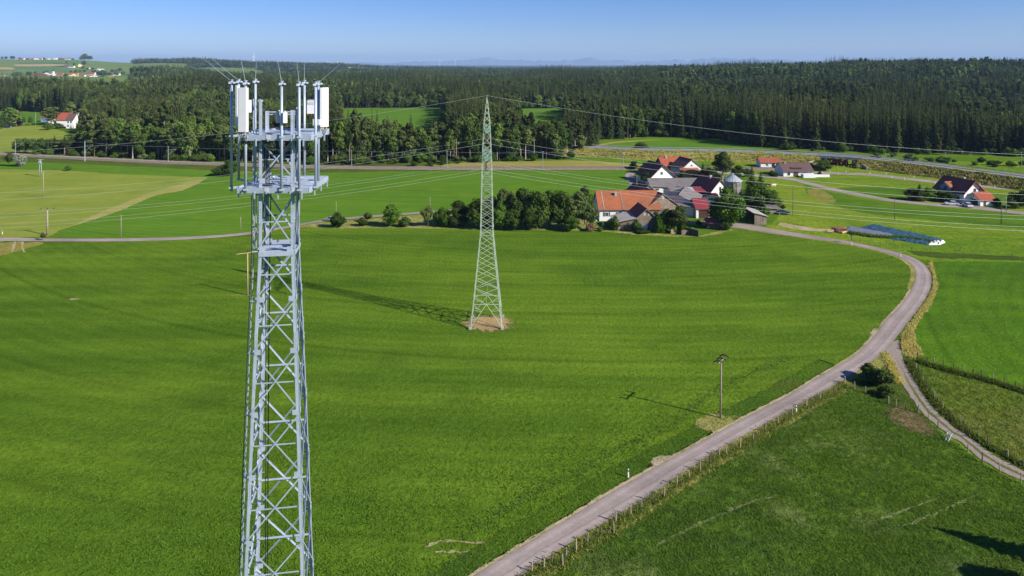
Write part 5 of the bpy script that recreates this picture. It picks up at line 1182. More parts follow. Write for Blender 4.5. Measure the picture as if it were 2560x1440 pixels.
for u, v, c, lab, rz in ((1934, 468.5, 'cow_white', 'pale cow standing on the slope below the lane', .4), (1920, 466.5, 'cow_brown', 'brown cow on the slope beside the pale cow', -.6)):
    bm = bmesh.new(); J = [((0, 0, 1.05), .36), ((-.75, 0, 1.1), .33), ((.6, 0, 1.05), .34), ((1.0, 0, 1.2), .22), ((1.35, 0, 1.15), .17), ((1.65, 0, .95), .11), ((-.95, .2, .75), .17), ((-.98, .2, .4), .08), ((-.93, .2, .05), .07), ((-.95, -.2, .75), .17), ((-.98, -.2, .4), .08), ((-.93, -.2, .05), .07), ((.62, .2, .65), .13), ((.62, .2, .35), .08), ((.64, .2, .05), .07), ((.62, -.2, .65), .13), ((.62, -.2, .35), .08), ((.64, -.2, .05), .07), ((-1.1, 0, 1.15), .06), ((-1.18, 0, .6), .03)]
    E = [(0, 1), (0, 2), (2, 3), (3, 4), (4, 5), (1, 6), (6, 7), (7, 8), (1, 9), (9, 10), (10, 11), (2, 12), (12, 13), (13, 14), (2, 15), (15, 16), (16, 17), (1, 18), (18, 19)]
    me = bpy.data.meshes.new('cow'); me.from_pydata([j[0] for j in J], E, []); me.materials.append(M[c]); o = link('cow', me); o.location = P(u, v); o.rotation_euler = (0, 0, rz); tag(o, lab, 'cow', 'cows on the slope')
    sk = o.modifiers.new('skin', 'SKIN'); 
    for i, (_, r) in enumerate(J): me.skin_vertices[0].data[i].radius = (r, r)
    me.skin_vertices[0].data[0].use_root = True; su = o.modifiers.new('sub', 'SUBSURF'); su.levels = 1; su.render_levels = 1
# little yard things
def crate(name, u, v, z, d, mat, lab, cat, rz=0):
    t = MB(); t.box((0, 0, d[2] / 2), d); o = t.build(name, M[mat]); o.location = P(u, v) + Vector((0, 0, z)); o.rotation_euler[2] = rz
    md = o.modifiers.new('bevel', 'BEVEL'); md.width = .06; md.segments = 2; tag(o, lab, cat); return o
t = empty('retaining_wall', P(1730, 588), R(35), 'dark board wall at the field edge right of the small willow', 'wall'); b = MB(); b.box((0, 0, .9), (.15, 4.5, 1.8)); b.build('panel', M['boards_dark'], t); b = MB()
for y in (-2.1, 0, 2.1): b.box((.12, y, .95), (.12, .12, 2.0))
b.build('post', M['wood_pole'], t)
for i, (u, v, w) in enumerate(((1683, 584, 1.5), (1712, 586, 2.4), (1578, 574, 1.0))):
    t = empty('wood_stack', P(u, v), .2 * i, ('pale stack of firewood left of the willow bush', 'low pale stack of planks beside the dark board wall', 'small pale crate in front of the plank barn')[i], 'wood stack'); 
    for q in range(5):
        b = MB(); b.box((rng.uniform(-.06, .06), 0, .12 + q * .24), (w, .9, .2), rng.uniform(-.08, .08)); b.build('plank', M['log_end' if i != 1 else 'boards'], t)
t = empty('garden_table', P(1487, 557), .2, 'white garden table on the lawn left of the farmhouse', 'table'); b = MB(); b.tube((0, 0, .72), (0, 0, .78), .7, n=14); b.build('top', M['white_paint'], t)
for a in range(3): b = MB(); b.beam((0, 0, .7), (.5 * math.cos(2.1 * a), .5 * math.sin(2.1 * a), 0), .07); b.build('leg', M['white_paint'], t)
t = empty('garden_chair', P(1507, 566), -.5, 'white garden chair on the lawn in front of the farmhouse', 'chair'); b = MB(); b.box((0, 0, .45), (.55, .5, .06)); b.build('seat', M['white_paint'], t); b = MB(); b.box((0, .25, .8), (.55, .06, .7)); b.build('backrest', M['white_paint'], t)
for x in (-.23, .23):
    for y in (-.2, .2): b = MB(); b.box((x, y, .21), (.05, .05, .42)); b.build('leg', M['white_paint'], t)

# ------------------------------------------------------------------ wind turbines and mountains
for i, (u, vt, d, hub, lab) in enumerate(((634, 141, 6500, 120, 'largest white wind turbine, on the ridge left of the tower top'), (818, 154, 11000, 90, 'small faint turbine right of the tower top'), (843, 156, 9500, 80, 'turbine with a reddish nacelle right of the lattice tower'), (1099, 151, 11500, 110, 'left of the two turbines on the horizon left of the pylon'), (1138, 151, 11500, 110, 'right of the two turbines on the horizon left of the pylon'))):
    x = (u - 1280) / F * d; zh = 48 + (HZ - vt) * d / F; t = empty('wind_turbine', (x, d, 0), R(20 + 9 * i), lab, 'wind turbine', 'wind turbines on the horizon')
    b = MB(); b.tube((0, 0, -5), (0, 0, zh), 3.2, 2.0, 10); b.build('tower', M['white_paint'], t)
    b = MB(); b.box((0, 2, zh + 1), (4.5, 12, 5)); b.build('nacelle', M['red_paint'] if i == 2 else M['white_paint'], t)
    for k in range(3):
        a = R(90 + 120 * k + 17 * i); b = MB(); tip = Vector((math.cos(a) * hub * .33, -5, zh + 1 + math.sin(a) * hub * .33)); rt = Vector((0, -5, zh + 1)); md = rt.lerp(tip, .25)
        b.tube(rt, md, .9, 1.9, 6); b.tube(md, tip, 1.9, .4, 6); b.build('blade', M['white_paint'], t)
def mountains():
    vs = []; fs = []; d = 26000; us = np.arange(820, 2101, 1.7); n = len(us)
    prof = [(820, 0), (900, 4), (960, 2), (1040, 6), (1100, 6), (1160, 9), (1225, 15), (1250, 9), (1300, 9), (1350, 7), (1400, 7), (1440, 9), (1480, 15), (1510, 8), (1560, 9), (1600, 5), (1660, 7), (1700, 11), (1730, 6), (1770, 12), (1820, 14), (1860, 11), (1900, 13), (1930, 9), (1975, 12), (2010, 7), (2040, 5), (2100, 0)]
    for row, (dd, f) in enumerate(((-500, 0), (0, .55), (700, 1), (3500, 0))):
        for u in us:
            x = (u - 1280) / F * d; h = interp(prof, u) * 1.15 + (3.0 * noise.fractal(Vector((u / 16, 0, 0)), 1, 2, 3)) * min(1, interp(prof, u) / 6)
            z = max(0, (48 + h * d / F)) * f if f else -2
            if f == .55: z *= 1 + .25 * noise.noise(Vector((u / 25, 8, 1)))
            vs.append((x, d + dd + 0, z))
    for r_ in range(3):
        for k in range(n - 1): a = r_ * n + k; fs.append((a, a + 1, a + n + 1, a + n))
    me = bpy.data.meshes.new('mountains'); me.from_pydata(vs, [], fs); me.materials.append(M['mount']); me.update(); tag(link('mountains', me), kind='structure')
mountains()

# ------------------------------------------------------------------ trees
def leaf_quads(C, Nrm, size, jitter=.7, aspect=1.3):
    n = len(C); rn = rng.normal(size=(n, 3)); N = Nrm + jitter * rn / np.linalg.norm(rn, axis=1, keepdims=True); N /= np.linalg.norm(N, axis=1, keepdims=True) + 1e-9
    a = rng.normal(size=(n, 3)); X = np.cross(N, a); X /= np.linalg.norm(X, axis=1, keepdims=True) + 1e-9; Y = np.cross(N, X)
    s = (size * rng.uniform(.6, 1.35, n))[:, None]; X = X * s * aspect / 2; Y = Y * s / 2
    k = rng.uniform(.55, 1, (n, 1))
    return np.stack([C - X - Y * k, C + X * k - Y, C + X + Y * k, C - X * k + Y], 1)
def limbs(h, crown_base, spread, mat, r=.3, nl=7, lean=0):
    b = MB(); top = h * .86; pts = [(0, 0, -.2), (lean * .3, 0, top * .35), (lean * .7, .1, top * .7), (lean, 0, top)]; rr = [r * 1.25, r * .85, r * .5, r * .12]
    for i in range(3): b.tube(pts[i], pts[i + 1], rr[i], rr[i + 1], 7, False)
    for k in range(nl):
        a = 2.4 * k + rng.uniform(-.3, .3); z = crown_base + (top - crown_base) * (k / nl) * .8; L_ = spread * rng.uniform(.6, .95) * (1 - .45 * k / nl)
        m = (math.cos(a) * L_ * .5, math.sin(a) * L_ * .5, z + L_ * .35); e = (math.cos(a) * L_, math.sin(a) * L_, z + L_ * .75)
        b.tube((lean * z / top, 0, z), m, r * .38, r * .2, 5, False); b.tube(m, e, r * .2, r * .05, 5, False)
    me = bpy.data.meshes.new('trunk'); me.from_pydata(b.v, [], b.f); me.materials.append(M[mat]); return me
def broad(key, h, w, n, size, mat, bark='bark', base=.22, clumps=16, top=1.0, ragged=.62):
    cs = []; cz0 = h * base
    for k in range(clumps):
        for _ in range(20):
            p = rng.uniform(-1, 1, 3)
            if np.dot(p, p) <= 1: break
        f = (p[2] + 1) / 2; wr = math.sin(math.pi * (.18 + .74 * f)) ** .6
        cs.append((p[0] * w * .36 * wr, p[1] * w * .36 * wr, cz0 + (h - cz0) * (.12 + .74 * f), w * rng.uniform(.15, .27) * (1.1 - .3 * f)))
    per = n // clumps; Cs, Ns = [], []
    for cx, cy, cz, r in cs:
        d = rng.normal(size=(per, 3)); d /= np.linalg.norm(d, axis=1, keepdims=True)
        rad = r * (1 - ragged * rng.random((per, 1)) ** 2) * (1 + .25 * rng.normal(size=(per, 1)) * .5)
        c = d * rad * np.array([1, 1, .85]) + np.array([cx, cy, cz]); Cs.append(c); Ns.append(d)
    C_, N_ = np.concatenate(Cs), np.concatenate(Ns); keep = C_[:, 2] > .1; me = quads_mesh('crown', leaf_quads(C_[keep], N_[keep], size), M[mat])
    PROTO[key] = (me, limbs(h, h * base, w * .4, bark, max(.08, h * (.010 if key[:3] in ('pin', 'oak', 'bir') else .018))), h, w)
def conifer(key, h, w, mat, bark='bark', base=.08, tiers=26, per=9, size=.8, droop=.35, ragged=.25, top_round=0):
    Q = []
    for i in range(tiers):
        f = i / (tiers - 1); z = h * (base + (1 - base) * f ** .95); L_ = w / 2 * ((1 - f) ** .8 * (1 - top_round) + top_round * math.sqrt(max(0, 1 - f * f))) + .12
        L_ *= (.6 + .4 * min(1, f / .12))
        m = max(4, int(per * (1 - f * .55)))
        for k in range(m):
            a = 2 * math.pi * (k + rng.random()) / m + i; l = L_ * (1 - ragged * rng.random()); d = np.array([math.cos(a), math.sin(a), 0]); s = np.array([-d[1], d[0], 0])
            for j in range(2):
                r0, r1 = l * (.05 + .42 * j), l * (.55 + .45 * j); wd = (size * .62 if j == 0 else size * .42) * (.55 + .6 * (1 - f)); z0, z1 = z - droop * r0 * (.6 + .4 * j), z - droop * r1 * (1 + .2 * rng.random()) + .1
                tw = rng.uniform(-.35, .35) * wd
                p0, p1 = d * r0 + [0, 0, z0], d * r1 + [0, 0, z1]
                Q.append([p0 - s * wd + [0, 0, -tw], p1 - s * wd * .55 + [0, 0, -tw - .15], p1 + s * wd * .55 + [0, 0, tw - .15], p0 + s * wd + [0, 0, tw]])
    Q.append([np.array([-.12, 0, h * .95]), np.array([.12, 0, h * .95]), np.array([.02, 0, h * 1.03]), np.array([-.02, 0, h * 1.03])])
    me = quads_mesh('crown', np.array(Q), M[mat]); b = MB(); b.tube((0, 0, -.3), (0, 0, h * .55), h * .013 + .05, h * .007, 7, False); b.tube((0, 0, h * .55), (0, 0, h * .97), h * .007, .02, 6, False)
    t = bpy.data.meshes.new('trunk'); t.from_pydata(b.v, [], b.f); t.materials.append(M[bark]); PROTO[key] = (me, t, h, w)
conifer('spruce0', 24, 6.6, 'spruce'); conifer('spruce1', 24, 5.6, 'spruce', tiers=30, per=8, droop=.45); conifer('spruce2', 24, 7.2, 'spruce', base=.3, bark='bark', ragged=.4)
conifer('spruce3', 24, 5.2, 'spruce', base=.45, bark='bark_red', ragged=.45, per=7)
broad('pine0', 22, 6, 1500, .62, 'pine', 'bark_red', .42, 16, ragged=.7); broad('pine1', 22, 5.4, 1300, .6, 'pine', 'bark_pale', .5, 14, ragged=.7); broad('pine2', 20, 6.0, 1500, .62, 'pine', 'bark', .28, 18, ragged=.7)
broad('oak0', 17, 11, 3000, .66, 'leaf', 'bark', .10, 24, ragged=.65); broad('oak1', 17, 9, 2600, .62, 'leaf', 'bark_pale', .12, 20, ragged=.65); broad('oak2', 18, 8, 2400, .62, 'leaf_olive', 'bark', .12, 20, ragged=.65); broad('birch0', 19, 6, 2000, .5, 'leaf_olive', 'bark_pale', .3, 15)
# detailed crowns for the trees round the farm
broad('farm0', 12, 9, 7000, .36, 'leaf_farm', 'bark', .06, 26); broad('farm1', 12, 8, 6500, .34, 'leaf_farm', 'bark', .05, 22); broad('farm2', 10, 8, 5500, .34, 'leaf_bright', 'bark', .08, 20); broad('farm3', 12, 7, 5000, .32, 'leaf_olive', 'bark_pale', .15, 18)
broad('bush0', 4, 4.6, 3400, .26, 'leaf_bright', 'bark', .02, 14); broad('bush1', 4, 5, 3400, .26, 'leaf_farm', 'bark', .02, 15); broad('orch0', 5, 5, 2600, .27, 'leaf_olive', 'bark', .22, 13); broad('silver', 8, 8, 4200, .34, 'leaf_silver', 'bark_pale', .04, 22)
broad('purple', 8, 8, 2500, .5, 'leaf_purple', 'bark', .08, 14); broad('brownbush', 3, 4, 2600, .2, 'leaf_brown', 'bark', .0, 12); broad('weed', 1.2, 3.2, 1300, .14, 'weed', 'bark', .0, 10); broad('poplar', 15, 7, 6500, .36, 'leaf_olive', 'bark_pale', .16, 26, ragged=.6)
conifer('fir', 12, 5.5, 'spruce', tiers=34, per=14, size=.5)
def tree(key, loc, h, w, name, label, cat, group=None, rz=None, tr=True):
    cm, tm, ph, pw = PROTO[key]; t = empty(name, loc, rng.uniform(0, 6.28) if rz is None else rz, label, cat, group); t.scale = (w / pw, w / pw, h / ph)
    if cat not in ('bush', 'shrub'): link('trunk', tm, t)
    else: link('stem', tm, t)
    link('crown', cm, t); return t
def T(key, u, v, hpx, wpx, name, label, cat='tree', group=None):
    g = P(u, v); s = g.y / F; return tree(key, g, hpx * s, wpx * s * (1.15 if key[:4] in ('farm', 'fir') else 1.05), name, label, cat, group)
G1 = 'trees of the hedge left of the farm'
for a in [
 ('bush1', 843, 569, 36, 42, 'shrub', 'round bush beside the silver car on the left road', 'bush'), ('bush1', 905, 565, 20, 30, 'shrub', 'low bush between the car and the tall orchard tree', 'bush'), ('orch0', 917, 556, 25, 26, 'orchard_tree', 'tiny open crowned tree behind the low bush on the road verge', 'tree'),
 ('farm2', 975, 566, 59, 54, 'orchard_tree', 'dense round bright green tree standing alone left of the hedge', 'tree'), ('bush1', 1012, 567, 24, 34, 'shrub', 'low bush at the foot of the lone round tree', 'bush'), ('orch0', 1070, 566, 50, 36, 'orchard_tree', 'loose pale tree in the verge, right of the lone round tree', 'tree'),
 ('bush0', 1104, 566, 50, 44, 'shrub', 'bright yellow green bush left of the dark hedge', 'bush'), ('farm1', 1147, 562, 66, 52, 'hedge_tree', 'dark round tree rising behind the bright bush', 'tree'), ('farm0', 1145, 568, 42, 44, 'shrub', 'dark bush just left of the grove', 'bush'),
 ('farm0', 1200, 571, 84, 56, 'grove_tree', 'leftmost tree of the dark grove, left of the pylon', 'tree'), ('farm0', 1226, 560, 76, 56, 'grove_tree', 'grove tree directly behind the pylon', 'tree'), ('farm3', 1266, 566, 108, 52, 'grove_tree', 'olive topped grove tree just right of the pylon', 'tree'), ('farm2', 1250, 574, 70, 50, 'grove_tree', 'brighter low grove tree at the foot of the olive topped one', 'tree'),
 ('farm1', 1304, 570, 108, 58, 'grove_tree', 'third large grove tree right of the pylon', 'tree'), ('farm0', 1342, 573, 108, 62, 'grove_tree', 'broad grove tree in the middle of the hedge', 'tree'), ('farm1', 1372, 566, 98, 50, 'grove_tree', 'narrow grove tree right of the hedge middle', 'tree'), ('farm0', 1405, 571, 106, 62, 'grove_tree', 'large grove tree left of the two last ones', 'tree'), ('farm0', 1284, 575, 60, 44, 'shrub', 'low dark bush in front of the grove near the pylon', 'bush'), ('farm1', 1324, 576, 56, 46, 'shrub', 'low dark bush in front of the grove middle', 'bush'),
 ('farm3', 1440, 572, 108, 60, 'grove_tree', 'olive grove tree, second from the farmhouse', 'tree'), ('farm1', 1462, 562, 104, 46, 'grove_tree', 'tallest thin grove tree near the farmhouse', 'tree'), ('farm3', 1468, 575, 80, 52, 'grove_tree', 'last grove tree touching the farmhouse wall', 'tree'), ('farm2', 1425, 578, 46, 46, 'shrub', 'bush under the large grove trees near the lawn', 'bush'),
 ('brownbush', 1475, 577, 19, 30, 'shrub', 'reddish brown round shrub at the lawn edge', 'bush'), ('bush0', 1499, 578, 12, 16, 'shrub', 'small green bush beside the reddish shrub', 'bush'), ('bush1', 1538, 577, 36, 24, 'shrub', 'dark bush under the lean-to corner', 'bush'), ('bush1', 1590, 580, 30, 28, 'shrub', 'dark bush before the plank barn wall', 'bush'), ('bush1', 1608, 583, 12, 36, 'shrub', 'flat dark shrub below the blue tarpaulin', 'bush'),
 ('bush0', 1649, 583, 44, 34, 'shrub', 'tall green bush right of the plank barn', 'bush'), ('farm3', 1694, 581, 76, 54, 'willow_tree', 'pale willow like tree in front of the plank gable', 'tree'), ('farm1', 1668, 577, 58, 48, 'garden_tree', 'dark tree left of the pale willow', 'tree'), ('bush0', 1704, 584, 36, 26, 'shrub', 'bush at the foot of the pale willow', 'bush'), ('bush1', 1640, 570, 40, 26, 'shrub', 'bush hidden behind the tall green bush', 'bush'), ('bush1', 1746, 563, 12, 18, 'shrub', 'little bush on the yard in front of the garage', 'bush'),
 ('farm2', 1817, 571, 112, 84, 'chestnut_tree', 'biggest bright green tree in front of the silo', 'tree'), ('farm0', 1797, 566, 76, 46, 'garden_tree', 'left lower part tree beside the biggest bright tree', 'tree'), ('bush1', 1816, 575, 34, 30, 'shrub', 'dark bush at the foot of the biggest bright tree', 'bush'),
 ('fir', 1880, 520, 104, 60, 'fir_tree', 'tallest dark conifer right of the silo', 'tree'), ('fir', 1902, 518, 88, 56, 'fir_tree', 'second dark conifer right of the silo', 'tree'), ('farm0', 1894, 523, 72, 62, 'garden_tree', 'dark leafy tree before the conifers right of the silo', 'tree'), ('farm0', 1926, 525, 56, 52, 'garden_tree', 'dark round tree at the right edge of the conifers', 'tree'), ('bush0', 1912, 545, 34, 26, 'shrub', 'pale bush behind the open shelter roof', 'bush'), ('bush1', 1890, 540, 20, 24, 'shrub', 'dark bush behind the open shelter', 'bush'), ('orch0', 1957, 527, 16, 14, 'sapling', 'sapling on the slope behind the dark blue car', 'tree'),
 ('poplar', 1806, 452, 80, 48, 'poplar_tree', 'tall loose grey green tree behind the farm', 'tree'), ('fir', 1757, 455, 48, 30, 'fir_tree', 'dark conifer left of the tall loose tree', 'tree'), ('farm0', 1776, 466, 52, 54, 'garden_tree', 'dark tree below the tall loose tree', 'tree'), ('farm1', 1845, 450, 40, 30, 'garden_tree', 'tree right of the tall loose tree behind the silo', 'tree'), ('farm1', 1870, 442, 22, 28, 'garden_tree', 'low tree behind the silo roof', 'tree'),
 ('farm0', 1585, 424, 24, 22, 'garden_tree', 'small round dark tree at the lane corner', 'tree'), ('farm0', 1622, 433, 32, 44, 'garden_tree', 'wide dark tree behind the white gabled house', 'tree'), ('farm1', 1707, 446, 22, 20, 'garden_tree', 'small tree before the orange tiled shed', 'tree'), ('farm1', 1733, 462, 30, 30, 'garden_tree', 'dark tree right of the long low stable', 'tree'), ('bush1', 1612, 478, 14, 60, 'hedge', 'dark hedge behind the orange roof beside the lane', 'bush'), ('bush1', 1575, 484, 12, 34, 'hedge', 'left end of the dark hedge behind the farmhouse', 'bush'), ('bush1', 1620, 458, 26, 46, 'shrub', 'dark round bush under the turquoise tank', 'bush'),
 ('bush1', 1930, 441, 14, 20, 'shrub', 'dark bush left of the brown roofed house', 'bush'), ('bush1', 1942, 442, 10, 14, 'shrub', 'small bush at the brown roofed house', 'bush'), ('farm0', 2058, 426, 30, 44, 'garden_tree', 'round dark tree left of the bridge', 'tree'), ('farm0', 2024, 424, 20, 22, 'garden_tree', 'small tree behind the brown roofed house', 'tree'), ('bush1', 2049, 440, 12, 11, 'shrub', 'tiny bush at the end of the white annex wall', 'bush'), ('farm0', 1602, 386, 34, 40, 'field_tree', 'dark tree before the field edge behind the railway', 'tree'), ('birch0', 1850, 350, 26, 18, 'birch_tree', 'pale single tree in front of the dark wood', 'tree'),
 ('fir', 2299, 502, 42, 40, 'garden_fir', 'pointed tree left in the garden of the two storey house', 'tree'), ('farm0', 2284, 500, 32, 44, 'garden_tree', 'leftmost round tree of that garden', 'tree'), ('farm2', 2325, 502, 36, 42, 'garden_tree', 'middle tree of the garden beside the lane', 'tree'), ('farm0', 2348, 502, 30, 34, 'garden_tree', 'garden tree closest to the car', 'tree'), ('farm2', 2372, 507, 28, 30, 'garden_tree', 'bright tree touching the two storey house', 'tree'),
 ('bush1', 2492, 516, 20, 22, 'hedge', 'square dark hedge right of the red roofed garage', 'bush'), ('farm0', 2538, 520, 44, 40, 'garden_tree', 'large dark tree by the lamp pole at the right edge', 'tree'), ('farm1', 2558, 522, 50, 40, 'garden_tree', 'tree cut by the right edge of the picture', 'tree'), ('orch0', 2530, 524, 26, 24, 'orchard_tree', 'small pale tree under the large dark one', 'tree'),
 ('silver', 52, 416, 33, 34, 'willow_tree', 'silvery grey tree near the left edge', 'tree'), ('orch0', 22, 416, 36, 24, 'orchard_tree', 'thin yellowish tree left of the silvery one', 'tree'), ('bush1', 170, 426.5, 12, 18, 'shrub', 'small round bush in the green strip', 'bush'), ('bush1', 548, 440, 22, 42, 'shrub', 'wide bush just left of the lattice tower', 'bush'), ('farm2', 572, 440, 44, 44, 'field_tree', 'tree with yellowish leaves right behind the left antenna masts', 'tree'), ('orch0', 108, 601, 20, 13, 'sapling', 'sapling at the roadside below the concrete T pole', 'tree'),
 ('oak0', 28, 318, 55, 48, 'oak_tree', 'large round tree above the far left farm', 'tree'), ('purple', 47, 316, 20, 18, 'copper_tree', 'dark purple tree at the far left farm', 'tree'), ('oak1', 60, 314, 24, 10, 'garden_tree', 'left of two narrow green trees at the far farm', 'tree'), ('oak1', 76, 313, 24, 13, 'garden_tree', 'right of two narrow green trees at the far farm', 'tree'), ('oak0', 4, 322, 26, 16, 'garden_tree', 'dark tree cut by the left edge at the far farm', 'tree'), ('birch0', 27, 320, 18, 14, 'garden_tree', 'small pale tree beside the white gable at the left', 'tree'),
 ('oak2', 128, 312, 55, 44, 'oak_tree', 'spreading tree over the blue walled house', 'tree'), ('oak0', 120, 325, 20, 26, 'garden_tree', 'dark low tree on the lawn below the blue house', 'tree'), ('oak0', 145, 322, 16, 24, 'hedge', 'hedge before the large white house', 'bush'), ('birch0', 178, 310, 62, 24, 'poplar_tree', 'tall pale tree above the brown red roof', 'tree'), ('oak2', 205, 312, 50, 36, 'oak_tree', 'broad pale tree between the far house and the pines', 'tree'),
 ('oak0', 45, 383, 40, 30, 'field_tree', 'left tree of the dark row behind the railway at the left', 'tree'), ('oak0', 62, 384, 42, 30, 'field_tree', 'second tree of that dark row behind the railway', 'tree'), ('oak1', 82, 385, 43, 30, 'field_tree', 'third tree of that dark row', 'tree'), ('oak0', 101, 386, 44, 30, 'field_tree', 'fourth tree of that dark row', 'tree'), ('spruce1', 120, 386, 40, 12, 'spruce_tree', 'thin spruce closing the dark row at the left', 'tree'), ('bush0', 120, 389, 18, 25, 'shrub', 'bright bush behind the rails at the left', 'bush'), ('bush0', 92, 390, 11, 18, 'shrub', 'small bright bush behind the rails', 'bush'),
]:
    T(a[0], a[1], a[2], a[3], a[4], a[5], a[6], a[7])
T('bush0', 2190, 958, 44, 58, 'shrub', 'dark bush in the corner between the road and the gravel track', 'bush'); T('orch0', 2176, 946, 36, 46, 'shrub', 'loose olive shrub left of the dark junction bush', 'bush'); T('orch0', 2206, 968, 44, 48, 'shrub', 'loose shrub right below the dark junction bush', 'bush')
T('orch0', 2158, 953, 20, 44, 'shrub', 'low dark shrub on the left side of the junction bush', 'bush'); T('bush1', 2216, 992, 26, 44, 'shrub', 'low shrub below the junction bush', 'bush'); T('bush0', 2222, 955, 26, 26, 'shrub', 'small yellowish bush right of the junction bush', 'bush')
# two tall trees just outside the lower right corner, whose shadows reach into the meadow
tree('fir', Vector((62.5, 60.0, 0)), 13.0, 8.5, 'fir_tree', 'dark tree at the lower right edge throwing the long shadow', 'tree')
tree('farm1', Vector((49.3, 60.8, 0)), 5.0, 4.5, 'hedge_tree', 'lower dark tree cut by the right edge near the bottom', 'tree')
tree('farm0', Vector((65.5, 55.5, 0)), 11.0, 10.0, 'hedge_tree', 'broad dark tree added beyond the lower right edge to widen the shadow', 'tree')  # unseen tree, added next to the fir to enlarge the meadow shadow
tree('farm0', Vector((52, 47.0, 0)), 12, 8, 'hedge_tree', 'dark tree outside the lower right corner', 'tree')
# far single trees on the hillside
for i, (u, d, hp_, wp) in enumerate([(16, 3900, 6, 8), (34, 3850, 9, 12), (48, 4300, 5, 8), (8, 3950, 5, 5), (30, 2720, 10, 14), (42, 2740, 11, 16), (54, 2750, 10, 12), (66, 2640, 11, 8), (80, 2800, 4, 14), (114, 2950, 5, 6), (120, 2960, 5, 5), (186, 3300, 6, 10), (208, 3420, 9, 14), (212, 3200, 7, 10), (225, 3150, 6, 14), (200, 3000, 6, 20), (180, 2960, 6, 18), (166, 2680, 8, 12), (232, 3000, 6, 16), (262, 2850, 6, 12), (270, 2760, 7, 14), (262, 2680, 14, 18), (248, 2720, 9, 14), (165, 3450, 4, 6), (108, 4320, 5, 8), (170, 4350, 5, 3), (180, 4350, 5, 3), (215, 4150, 12, 26), (228, 4150, 10, 14), (205, 4150, 8, 10), (300, 2700, 9, 20), (285, 2900, 7, 16), (150, 4400, 4, 20), (300, 3000, 8, 20)]):
    s = d / F; hp_ = hp_ * 1.25 + 2; nn = max(1, round(wp / hp_ * 1.3))
    for q in range(nn):
      x = (u + (q + .5 - nn / 2) * wp / nn - 1280) / F * d; tree(['oak0', 'oak1', 'oak2'][(i + q) % 3], Vector((x, d + rng.uniform(-15, 15), terrain(x, d) - .5)), hp_ * s * rng.uniform(.75, 1.1), hp_ * s * rng.uniform(.8, 1.1), 'village_tree', 'dark tree among the houses and fields of the far village hillside', 'tree', 'trees on the village hillside')

# woods: forest edge trees as single things, the mass behind as instances
pts = []
def sample(y0, y1, s, lim=.86):
    y = y0
    while y < y1:
        x = -lim * y
        while x < lim * y:
            px, pyy = x + rng.uniform(-.45, .45) * s, y + rng.uniform(-.45, .45) * s
            w = woods(px, pyy)
            if w and pyy > 500 and noise.noise(Vector((px / 90, pyy / 60, 21))) < -.42: w = 0
            if w: pts.append((px, pyy, s, w))
            x += s
        y += s
sample(318, 470, 4.6); sample(470, 800, 6.0, .82); sample(800, 1300, 7.5, .80); sample(1300, 2300, 10, .79); sample(2300, 5200, 19, .78)
print('forest points', len(pts))
def front_depth(x, y):
    u = 1280 + x / y * F; return y - F * H / (interp(FRONT, u) - HZ)
HB = [(100, 8), (178, 9), (206, 14), (240, 20), (300, 23), (420, 25), (560, 24), (700, 23), (850, 25), (950, 23), (1110, 20.5), (1130, 27), (1210, 28), (1240, 22), (1330, 20.5), (1400, 18.5), (1485, 13), (1500, 22), (1900, 20), (2600, 23)]
front, mass = [], []
for (x, y, s, w) in pts:
    u = 1280 + x / y * F; dp = front_depth(x, y)
    n1 = noise.noise(Vector((x / 70, y / 110, 0))); n2 = noise.noise(Vector((x / 260, y / 380, 4))); n3 = noise.noise(Vector((x / 30, y / 30, 8)))
    h = (interp(HB, u) if y < 470 or w == 1 else 23) * (1 + .42 * n2 + .2 * n1 + .09 * rng.normal())
    near = dp < 40
    n4 = noise.noise(Vector((x / 170 + 3, y / 85, 12)))
    if y > 455 and w > 1: h *= 1.12 if n4 > .08 else (.85 if n4 > -.12 else .52)
    if w == 1 or (y < 620 and u < 1480):
        pc1 = .5 + 1.3 * n1
        if u < 330 or (560 < u < 700): pc1 -= .35
        if near: pc1 -= .25
        if 1125 < u < 1215: pc1 += .6
        r = rng.random()
        if r < pc1 * .75: sp = ['spruce0', 'spruce1', 'spruce2', 'spruce3'][rng.integers(4)]
        elif r < pc1 * .75 + .22: sp = ['pine0', 'pine1', 'pine2'][rng.integers(3)]
        else: sp = ['oak1', 'oak2', 'birch0', 'oak0'][rng.integers(4)]
    else:
        pr = .58 + 1.2 * n1 + 1.0 * n2 + (.25 if n4 > .08 else -.1 if n4 > -.12 else -.4) + (.2 if near else 0) - (.30 if (u > 1650 and y > 520) else 0) - (.3 if (u < 560) else 0)
        sp = ['spruce0', 'spruce1', 'spruce0', 'spruce2'][rng.integers(4)] if rng.random() < pr else ['oak0', 'oak1', 'oak2', 'oak0', 'pine2'][rng.integers(5)]
    if sp[:3] in ('oak', 'bir'): h *= .80 + (.05 if near else 0)
    cw = 5.6 if sp[:3] in ('spr', 'pin') else 8.5
    wd = max(cw, s * 1.0) * rng.uniform(.8, 1.2) * (.75 + .25 * h / 22)
    if y > 2300: h *= .95
    rec = (x, y, sp, h, wd, dp, w)
    front.append(rec) if (y < 560) else mass.append(rec)
front.sort(key=lambda r: (max(0, r[5]) * 1.6 + (r[1] - 330) * .5 - (r[3] - 20) * 1.5))
cnt = {'c': 0, 'b': 0}; rest = []
